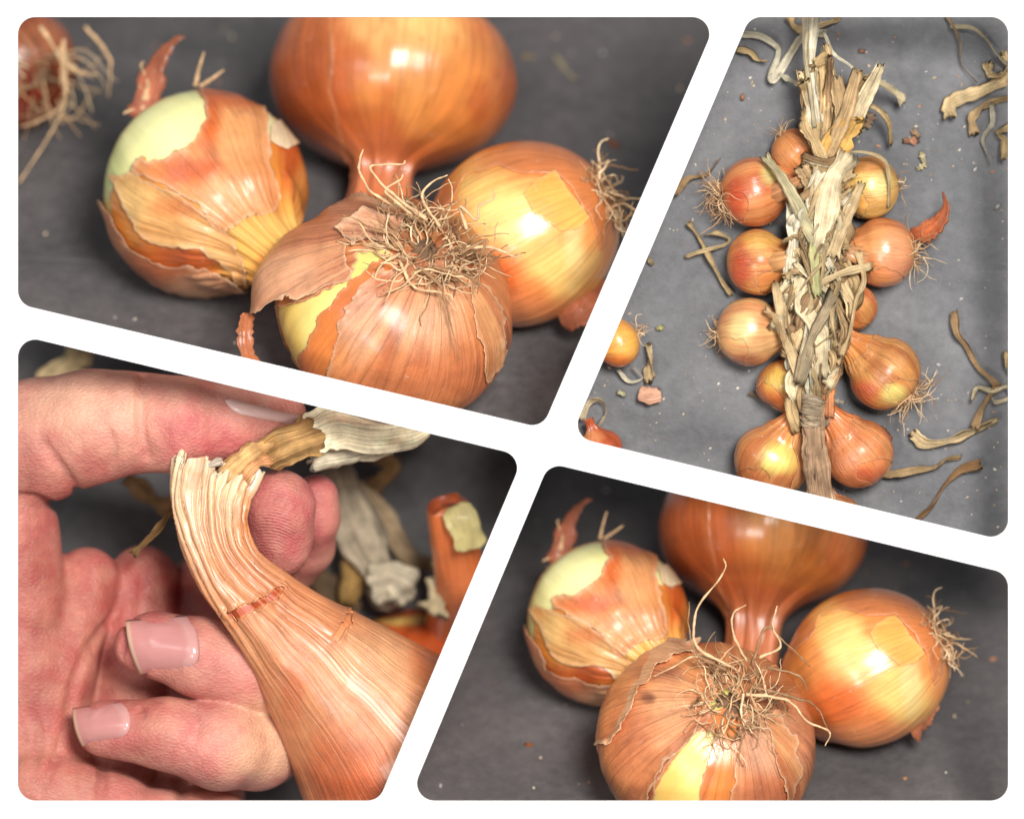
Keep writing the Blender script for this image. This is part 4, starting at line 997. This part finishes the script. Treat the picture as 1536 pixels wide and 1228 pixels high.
# soften marching noise
nb = np.zeros((len(V), 3)); ct = np.zeros(len(V))
for it in range(14):
    nb[:] = 0; ct[:] = 0
    for a, b in ((0, 1), (1, 2), (2, 3), (3, 0)):
        for p, q in ((a, b), (b, a)):
            for d in range(3): nb[:, d] += np.bincount(F[:, p], V[F[:, q], d], len(V))
            ct += np.bincount(F[:, p], minlength=len(V))
    wt = (.55 if it < 3 else .5 * np.clip((-2.15 - V[:, 2]) / .5, .12, 1) * (V[:, 0] < -4.6)[:] + 0.0) * np.ones(len(V))
    V = V * (1 - wt[:, None]) + wt[:, None] * nb / np.maximum(ct, 1)[:, None]
hx, hy = PX(V)
V[:, 2] += .022 * fbm(V[:, 0] * 2.2, V[:, 1] * 2.2, V[:, 2] * 2, 7)
# finger print ridges on the index tip, real relief
pr = np.hypot((hx - 425) * 1.15, hy - 700)
tip = np.clip(1 - np.hypot((hx - 415) / 52, (hy - 778) / 75), 0, 1) * (V[:, 2] > -2.4)
hc = np.empty((len(V), 3)); hc[:] = C(218, 144, 130, .74)


def hb(x, y, rx, ry, c, k):
    global hc
    d = np.hypot((hx - x) / rx, (hy - y) / ry) + .15 * fbm(hx / 30, hy / 30, 0, 3); f = np.clip(1.4 - d, 0, 1); f = (f * f * (3 - 2 * f) * k)[:, None]
    hc = hc * (1 - f) + np.array(c) * f


hb(120, 950, 150, 260, C(186, 98, 88, .74), .85); hb(250, 900, 60, 80, C(160, 70, 66, .74), .85); hb(140, 610, 110, 60, C(238, 184, 158, .80), .8); hb(300, 660, 80, 40, C(212, 108, 110, .74), .8); hb(420, 780, 60, 80, C(204, 110, 110, .74), .85)  # darker red over palm and hollow is shading painted into the skin colour
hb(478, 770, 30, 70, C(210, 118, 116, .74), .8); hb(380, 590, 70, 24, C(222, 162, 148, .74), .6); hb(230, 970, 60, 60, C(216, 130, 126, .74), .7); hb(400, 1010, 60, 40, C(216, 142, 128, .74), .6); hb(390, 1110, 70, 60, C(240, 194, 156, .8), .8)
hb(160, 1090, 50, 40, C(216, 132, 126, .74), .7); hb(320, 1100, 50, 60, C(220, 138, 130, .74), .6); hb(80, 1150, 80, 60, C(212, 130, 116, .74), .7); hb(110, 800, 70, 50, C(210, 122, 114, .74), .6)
n_a = fbm(hx / 26, hy / 26, V[:, 2] * 3, 91)[:, None]; n_b = fbm(hx / 9, hy / 9, V[:, 2] * 8, 95)[:, None]
f_ = np.clip(.3 + .6 * n_a, 0, 1) * .28; hc = hc * (1 - f_) + C(236, 184, 150, .78) * f_
f_ = np.clip(.1 - .7 * n_a, 0, 1) * .28; hc = hc * (1 - f_) + C(196, 84, 76, .78) * f_
hc = hc * (1 + .05 * n_b)
rd = H.st * 0 + np.clip(1.5 * tip, 0, 1)
hand = mesh('hand', V, F, M['hand'], None, hc, V * .5)
ra = hand.data.attributes.new('ridge', 'FLOAT', 'POINT'); ra.data.foreach_set('value', rd.astype(np.float32))
nt = M['hand'].node_tree; bs = nt.nodes['Principled BSDF']
a_ = nt.nodes.new('ShaderNodeAttribute'); a_.attribute_name = 'ridge'
t_ = nt.nodes.new('ShaderNodeTexCoord'); mp_ = nt.nodes.new('ShaderNodeMapping'); q = W(400, 900, -2); mp_.inputs['Location'].default_value = (-q[0], -q[1] * .8, 0); mp_.inputs['Scale'].default_value = (1, .8, 0)
wv = nt.nodes.new('ShaderNodeTexWave'); wv.wave_type = 'RINGS'; wv.rings_direction = 'Z'; wv.inputs['Scale'].default_value = 8.5; wv.inputs['Distortion'].default_value = 1.2; wv.inputs['Detail'].default_value = 1
nt.links.new(t_.outputs['Object'], mp_.inputs[0]); nt.links.new(mp_.outputs[0], wv.inputs[0])
mu = nt.nodes.new('ShaderNodeMath'); mu.operation = 'MULTIPLY'; nt.links.new(wv.outputs['Fac'], mu.inputs[0]); nt.links.new(a_.outputs['Fac'], mu.inputs[1])
b2 = nt.nodes.new('ShaderNodeBump'); b2.inputs['Distance'].default_value = .009; nt.links.new(mu.outputs[0], b2.inputs['Height'])
vr = nt.nodes.new('ShaderNodeTexVoronoi'); vr.feature = 'DISTANCE_TO_EDGE'; vr.inputs['Scale'].default_value = 13; vr.inputs['Randomness'].default_value = 1
ms = nt.nodes.new('ShaderNodeMapping'); ms.inputs['Scale'].default_value = (.7, 1.3, 1); ms.inputs['Rotation'].default_value = (0, 0, .4); nt.links.new(t_.outputs['Object'], ms.inputs[0]); nt.links.new(ms.outputs[0], vr.inputs['Vector'])
mr_ = nt.nodes.new('ShaderNodeMapRange'); mr_.inputs[1].default_value = 0; mr_.inputs[2].default_value = .25; nt.links.new(vr.outputs['Distance'], mr_.inputs[0])
b3 = nt.nodes.new('ShaderNodeBump'); b3.inputs['Distance'].default_value = .006; nt.links.new(mr_.outputs[0], b3.inputs['Height']); nt.links.new(bs.inputs['Normal'].links[0].from_socket, b3.inputs['Normal']); nt.links.new(b3.outputs[0], bs.inputs['Normal'])
old = bs.inputs['Normal'].links[0].from_socket; nt.links.new(old, b2.inputs['Normal']); nt.links.new(b2.outputs[0], bs.inputs['Normal'])
tag(hand, 'bare hand bending the dry neck of an onion between thumb and fingers', 'hand')


def nail(c4, dome, free=.9, col=C(222, 148, 142, .74)):
    """curved plate bedded in the finger; c4 = free edge upper, base upper, base lower, free edge lower"""
    n, m_ = 28, 22; c4 = np.array(c4, float); P = np.empty((n, m_, 3)); zz = np.empty((n, m_))
    u = np.linspace(0, 1, n); v = np.linspace(-1, 1, m_)
    U, Vv = np.meshgrid(u, v, indexing='ij')
    px = np.empty((n, m_)); py = np.empty((n, m_))
    for i in range(n):
        for j in range(m_):
            t = (v[j] + 1) / 2; uu = u[i]
            uu2 = uu - .2 * v[j] ** 4 * max(0, uu - .3)     # rounded base
            fe = .05 * (1 - v[j] ** 2) * (1 - uu)
            q = (c4[0] * (1 - uu2) + c4[1] * uu2) * (1 - t) + (c4[3] * (1 - uu2) + c4[2] * uu2) * t - (c4[1] - c4[0]) * fe
            px[i, j], py[i, j] = q
            zz[i, j] = H.top(q[0], q[1])
    # a clean plate: quadratic fit to the flesh below
    A_ = np.stack([np.ones(U.size), U.ravel(), Vv.ravel(), U.ravel() ** 2, Vv.ravel() ** 2, (U * Vv).ravel()], -1)
    ok = (zz.ravel() > np.median(zz) - .35) & (U.ravel() > .12)
    k = np.linalg.lstsq(A_[ok], zz.ravel()[ok], rcond=None)[0]; fit = (A_ @ k).reshape(n, m_)
    z_ = np.maximum(fit + .012, np.where((U > .1) & (U < .86) & (np.abs(Vv) < .8), zz + .006, -9)) + dome * .4 * (1 - Vv ** 2) * np.clip(U * 4 + .4, 0, 1)
    z_ = z_ - .07 * np.abs(Vv) ** 7 - .06 * np.clip((U - .88) / .12, 0, 1) ** 2
    for i in range(n):
        for j in range(m_): P[i, j] = W(px[i, j], py[i, j], z_[i, j])
    c = np.empty(P.shape); c[:] = col
    fe = np.clip((.055 - U) / .03, 0, 1)[..., None]; c = c * (1 - fe) + C(232, 196, 160, .75) * fe
    lun = np.clip((U - .80 + .12 * Vv ** 2) / .06, 0, 1)[..., None] * .5; c = c * (1 - lun * .6) + C(236, 186, 178, .8) * lun * .6
    i, j = np.meshgrid(np.arange(n - 1), np.arange(m_ - 1), indexing='ij')
    F_ = np.stack([i * m_ + j, (i + 1) * m_ + j, (i + 1) * m_ + j + 1, i * m_ + j + 1], -1).reshape(-1, 4)
    mer = np.stack([Vv, 0 * Vv, U], -1)
    o = mesh('fingernail', P.reshape(-1, 3), F_, M['nail'], None, c.reshape(-1, 3), mer.reshape(-1, 3), thick=.014)
    o.parent = hand
    return o


nail([(189, 930), (294, 921), (302, 1000), (211, 1013)], .10)
nail([(109, 1062), (194, 1050), (200, 1104), (124, 1120)], .09)
nail([(452, 622), (332, 594), (350, 620), (436, 638)], .05, col=C(240, 190, 180, .9))


# ---------------------------------------------------------------- the onion in the hand
def bar_x(py):      # middle of the white divider right of the hand
    return 808 - .4186 * (py - 683)


def neck_onion():
    root = empty('onion', W(640, 1200, -2.6), 'big copper onion whose wrinkled dry neck is bent by the hand', 'onion')
    sp = [(328, 702, -1.35, .58), (317, 745, -1.30, .50), (319, 800, -1.25, .45), (344, 858, -1.25, .48), (392, 910, -1.4, .60), (452, 972, -1.7, .86), (520, 1042, -2.1, 1.22), (590, 1120, -2.5, 1.62), (650, 1190, -2.8, 1.85), (710, 1270, -3.1, 1.75), (770, 1350, -3.4, 1.2), (800, 1400, -3.6, .1)]
    nv, nu = 330, 420
    P = crom([W(*p[:3]) for p in sp], nv); r = crom([[p[3]] for p in sp], nv)[:, 0]
    Tn = norm(np.gradient(P, axis=0)); Bv = np.zeros_like(Tn); b = norm(np.cross(Tn[0], [0, 0, 1.]))
    for i in range(nv): b = norm(b - Tn[i] * (b @ Tn[i])); Bv[i] = b
    Nv = np.cross(Bv, Tn); u = np.linspace(0, 2 * math.pi, nu, endpoint=False)[None]; t = np.linspace(0, 1, nv)[:, None]
    wr = np.clip(1 - (t - .05) / .42, 0.04, 1)
    uw = u + (.22 * noise(u * 0 + t * 9, np.cos(u) * 1.5, np.sin(u) * 1.5, 55) + .07 * noise(t * 26, np.cos(u) * 3, np.sin(u) * 3, 56)) * np.clip(1.2 - t, .3, 1)
    cu_, su = np.cos(uw), np.sin(uw); cg, sg = np.cos(u), np.sin(u); dr = .10 * t
    rid = wr * (.24 * (1 - np.abs(noise(cu_ * 4.2 + 3, su * 4.2, t * 2.6, 4)) * 2.6) + .07 * (1 - 2 * np.abs(noise(cu_ * 11, su * 11 + 2, t * 5, 5)))) + .012 * noise(cu_ * 5, su * 5, t * 2, 6) + .004 * noise(cu_ * 26, su * 26, t * 2, 8)
    flat = np.interp(t[:, 0], [0, .25, .45, .6], [.5, .62, .85, 1])[:, None]
    rr = r[:, None] * (1 + rid * np.where(t < .5, 1, .6))
    Q = P[:, None] + Bv[:, None] * (rr * cg)[..., None] + Nv[:, None] * (rr * sg * flat)[..., None]
    e = (t < .004)
    # ragged collar at the top
    rag = .14 * fbm(cg * 6, sg * 6, 0, 12)[0]
    for i in range(10): Q[i] -= Tn[0] * (rag * (1 - i / 10.))[:, None]
    px, py = PX(Q)
    c = np.empty(Q.shape); c[:] = C(212, 128, 80, .84)
    st_ = np.clip(.5 + .9 * fbm(cu_ * 5, su * 5, t * 3, 31) + 0 * t, 0, 1)
    def mix(c, cc, f): f = np.clip(f, 0, 1)[..., None]; return c * (1 - f) + np.array(cc) * f
    c = mix(c, C(238, 176, 126), (.25 + .5 * st_ * (.35 + .65 * wr)) * .6)
    c = mix(c, C(206, 110, 62), np.clip(.2 + .7 * fbm(px / 60, py / 60, 0, 77), 0, 1) * .45 * (1 - wr))
    c = mix(c, C(240, 208, 164), np.clip(1.15 - t / .22, 0, 1) * (.45 + .55 * st_))
    c = mix(c, C(236, 214, 180), np.clip(1 - t / .05, 0, 1) * .6)
    c = mix(c, C(176, 112, 68), np.clip(fbm(cu_ * 4, su * 4, t * 2, 44) - .1, 0, 1) * .9 * wr)
    def bl(x, y, rx, ry): d = np.hypot((px - x) / rx, (py - y) / ry) + .2 * fbm(px / 40, py / 40, 0, 33); f = np.clip(1.4 - d, 0, 1); return f * f * (3 - 2 * f)
    c = mix(c, C(236, 176, 128, .88), bl(560, 1000, 70, 60) * .6); c = mix(c, C(198, 92, 46), bl(520, 1150, 60, 60) * .7); c = mix(c, C(190, 84, 40), bl(560, 1190, 80, 30) * .7)
    c = mix(c, C(206, 104, 52), bl(640, 990, 30, 50) * .6); c = mix(c, C(230, 140, 80), bl(365, 780, 14, 60) * .7); c = mix(c, C(196, 96, 56), bl(440, 1040, 18, 60) * .5); c = mix(c, C(226, 150, 100), bl(330, 900, 60, 24) * .5)
    i, j = np.meshgrid(np.arange(nv - 1), np.arange(nu), indexing='ij'); j2 = (j + 1) % nu
    # the dry outer neck is torn off along a ring, so it stands a little proud above the ring
    ring = np.interp((px - 335).ravel(), [0, 40, 75], [0, 0, 0]).reshape(px.shape)
    line = 916 - (px - 345) * .42 + 3 * noise(px / 9, py / 9, 0, 3)
    cutpoly = [(338, 918), (352, 930), (415, 896), (424, 880), (410, 886), (395, 898)]
    F_ = np.stack([i * nu + j, i * nu + j2, (i + 1) * nu + j2, (i + 1) * nu + j], -1).reshape(-1, 4)
    mer = np.stack([np.broadcast_to(cu_ * 1.3, px.shape), np.broadcast_to(su * 1.3, px.shape), np.broadcast_to(t * 5, px.shape)], -1)
    Nm = norm(np.cross(np.roll(Q, -1, 1) - np.roll(Q, 1, 1), np.gradient(Q, axis=0)))
    if (Nm * (Q - P[:, None])).sum(-1).mean() < 0: Nm = -Nm
    ci = mix(c, C(176, 78, 38), np.clip(.5 + sdpoly(px, py, cutpoly) / 3, 0, 1) * (Nm[..., 2] > 0))
    F_ = F_[((px < bar_x(py)) & (py < 1240)).ravel()[F_].all(1)]
    mesh('bulb', Q.reshape(-1, 3), F_, M['big'], root, ci.reshape(-1, 3), mer.reshape(-1, 3))
    slit = [(500, 960), (508, 958), (514, 946), (525, 936), (527, 922), (531, 917), (524, 917), (517, 930), (508, 942)]
    sd = np.full(px.shape, 50.)
    for cp in (cutpoly, slit): sd = np.minimum(sd, np.where(Nm[..., 2] > 0, -sdpoly(px, py, cp) + 1.2 * noise(px / 4, py / 4), 50))
    Qn = Q + Nm * (.025 + .05 * np.exp(-np.clip(sd, 0, 99) / 5) * np.clip(.6 + noise(px / 9, py / 30, 0, 5), 0, 1))[..., None]
    ok = (sd > 0).ravel()[F_].all(1); fl_ = F_[ok]; us, inv = np.unique(fl_.ravel(), return_inverse=True)
    mesh('outer_skin', Qn.reshape(-1, 3)[us], inv.reshape(-1, 4), M['paper'], root, c.reshape(-1, 3)[us], mer.reshape(-1, 3)[us], thick=.02)
    # second torn seam lower down
    seam = [(505, 955), (510, 955), (514, 944), (524, 936), (524, 926), (529, 920), (522, 921), (516, 938), (506, 946)]
    sd = sdpoly(px, py, [(400, 880), (640, 880), (700, 940), (620, 1000), (506, 950), (516, 938), (524, 918)]) + 1.5 * noise(px / 5, py / 5, 0, 3)
    # folded top: rolled inner leaf, brown knot, pale sheath
    leaf([(345, 712, -1.25), (368, 690, -1.2), (395, 672, -1.35), (430, 655, -1.5)], 17, C(226, 176, 116), root, 801, flat=.7, name='neck_leaf', corr=.3, nu=28)
    leaf([(360, 730, -1.2), (376, 704, -1.05), (400, 690, -1.2), (430, 692, -1.5)], 8, C(232, 164, 112), root, 811, flat=.5, name='neck_leaf', corr=.4, nu=22)
    leaf([(396, 686, -1.55), (425, 668, -1.4), (452, 658, -1.4), (474, 650, -1.6)], 27, C(186, 144, 90), root, 802, flat=.8, name='neck_leaf', corr=.3, nu=40, jag=False)
    leaf([(300, 702, -1.1), (318, 696, -1.05), (332, 690, -1.1), (330, 700, -1.2)], 6, C(236, 214, 190), root, 812, name='neck_leaf')
    leaf([(460, 655, -1.5), (500, 640, -1.6), (560, 648, -1.8), (640, 636, -2.2)], 36, C(254, 238, 200), root, 803, flat=.55, name='neck_leaf', corr=.22, nu=44, jag=False)
    leaf([(470, 690, -1.8), (520, 680, -2.0), (580, 672, -2.3)], 14, C(230, 216, 186), root, 804, flat=.5, name='neck_leaf', corr=.35, nu=20)
    return root


no = neck_onion()
# things behind the hand
o = Onion('onion', W(612, 1006, -7.0), (.45, .85, .2), .98, .95, 'torn open red orange onion with yellow inner skin, right edge behind the hand', None, seed=150, nu=120, nv=90, necklen=.6)
o.body('bulb', 'skin', o.colour(C(206, 96, 44), [('p', [(560, 930), (690, 915), (690, 928), (600, 940)], 8, C(240, 200, 110), .9)], C(180, 70, 34), .5))
P = crom([W(*p) for p in [(672, 758, -4.2), (684, 820, -4.6), (692, 880, -5.2), (680, 940, -6.6)]], 40); Vv, Ff, mm = tube(P, np.linspace(.33, .46, 40), nu=40, flat=.7, seed=3, corr=.08, cap=True)
b = Bag(); b.add(Vv, Ff, mm, C(226, 124, 70)); b.build('neck', 'skin', o.root)
leaf([(682, 758, -3.9), (697, 790, -3.85), (708, 824, -4.0)], 25, C(255, 234, 160), o.root, 821, flat=.08, name='inner_skin', mat='paper', corr=.05, nu=20, jag=False)
leaf([(646, 768, -4.0), (660, 752, -3.8), (690, 745, -3.9)], 9, C(206, 96, 50), o.root, 822, flat=.4, name='loose_skin', mat='paper', corr=.2, nu=16, jag=False)
GH = 'blurred dry leaves behind the hand'
for i, (lab, f, wd, cc) in enumerate([
        ('thick pale leaf stalk hanging behind the fingertips', [(505, 700, -5.6), (530, 770, -5.8), (565, 850, -6.0), (600, 905, -6.2)], 26, C(206, 188, 160)),
        ('tan stalk curving right behind the fingertips', [(520, 720, -6.2), (570, 770, -6.3), (610, 830, -6.3), (660, 850, -6.4)], 12, C(196, 168, 132)),
        ('yellowish brown leaf close behind the middle fingertip', [(500, 660, -6), (520, 740, -6.1), (530, 850, -6.2), (520, 900, -6.2)], 16, C(170, 132, 74)),
        ('rounded white husk low behind the fingertips', [(560, 880, -5.8), (590, 872, -5.6), (610, 900, -5.8)], 30, C(226, 210, 180)),
        ('wide pale strip in the corner above the thumb', [(140, 510, -6.0), (110, 545, -6.2), (70, 600, -6.4)], 24, C(214, 186, 140)),
        ('brown twig seen through the gap under the thumb', [(290, 735, -5.6), (250, 760, -5.6), (190, 720, -5.8)], 13, C(150, 112, 74)),
        ('olive straw crossing the palm', [(270, 740, -2.6), (240, 790, -2.4), (200, 830, -2.4)], 5, C(140, 104, 62)),
        ('light leaf under the torn neck at the right edge', [(680, 840, -5.2), (665, 880, -5.2), (650, 915, -5.2)], 20, C(226, 206, 164)),
        ('dark tan leaf behind the sheath', [(560, 680, -6.4), (590, 700, -6.4), (560, 730, -6.4)], 14, C(140, 104, 66)),
        ('brown husk pile under the fingertips', [(470, 860, -6.4), (500, 890, -6.4), (540, 915, -6.4)], 22, C(96, 74, 50))]):
    tag(leaf(f, wd, cc, None, 840 + i, flat=.5, nu=24, corr=.3, name='dry_leaf'), lab, 'leaf', GH)
bpy.context.view_layer.update()
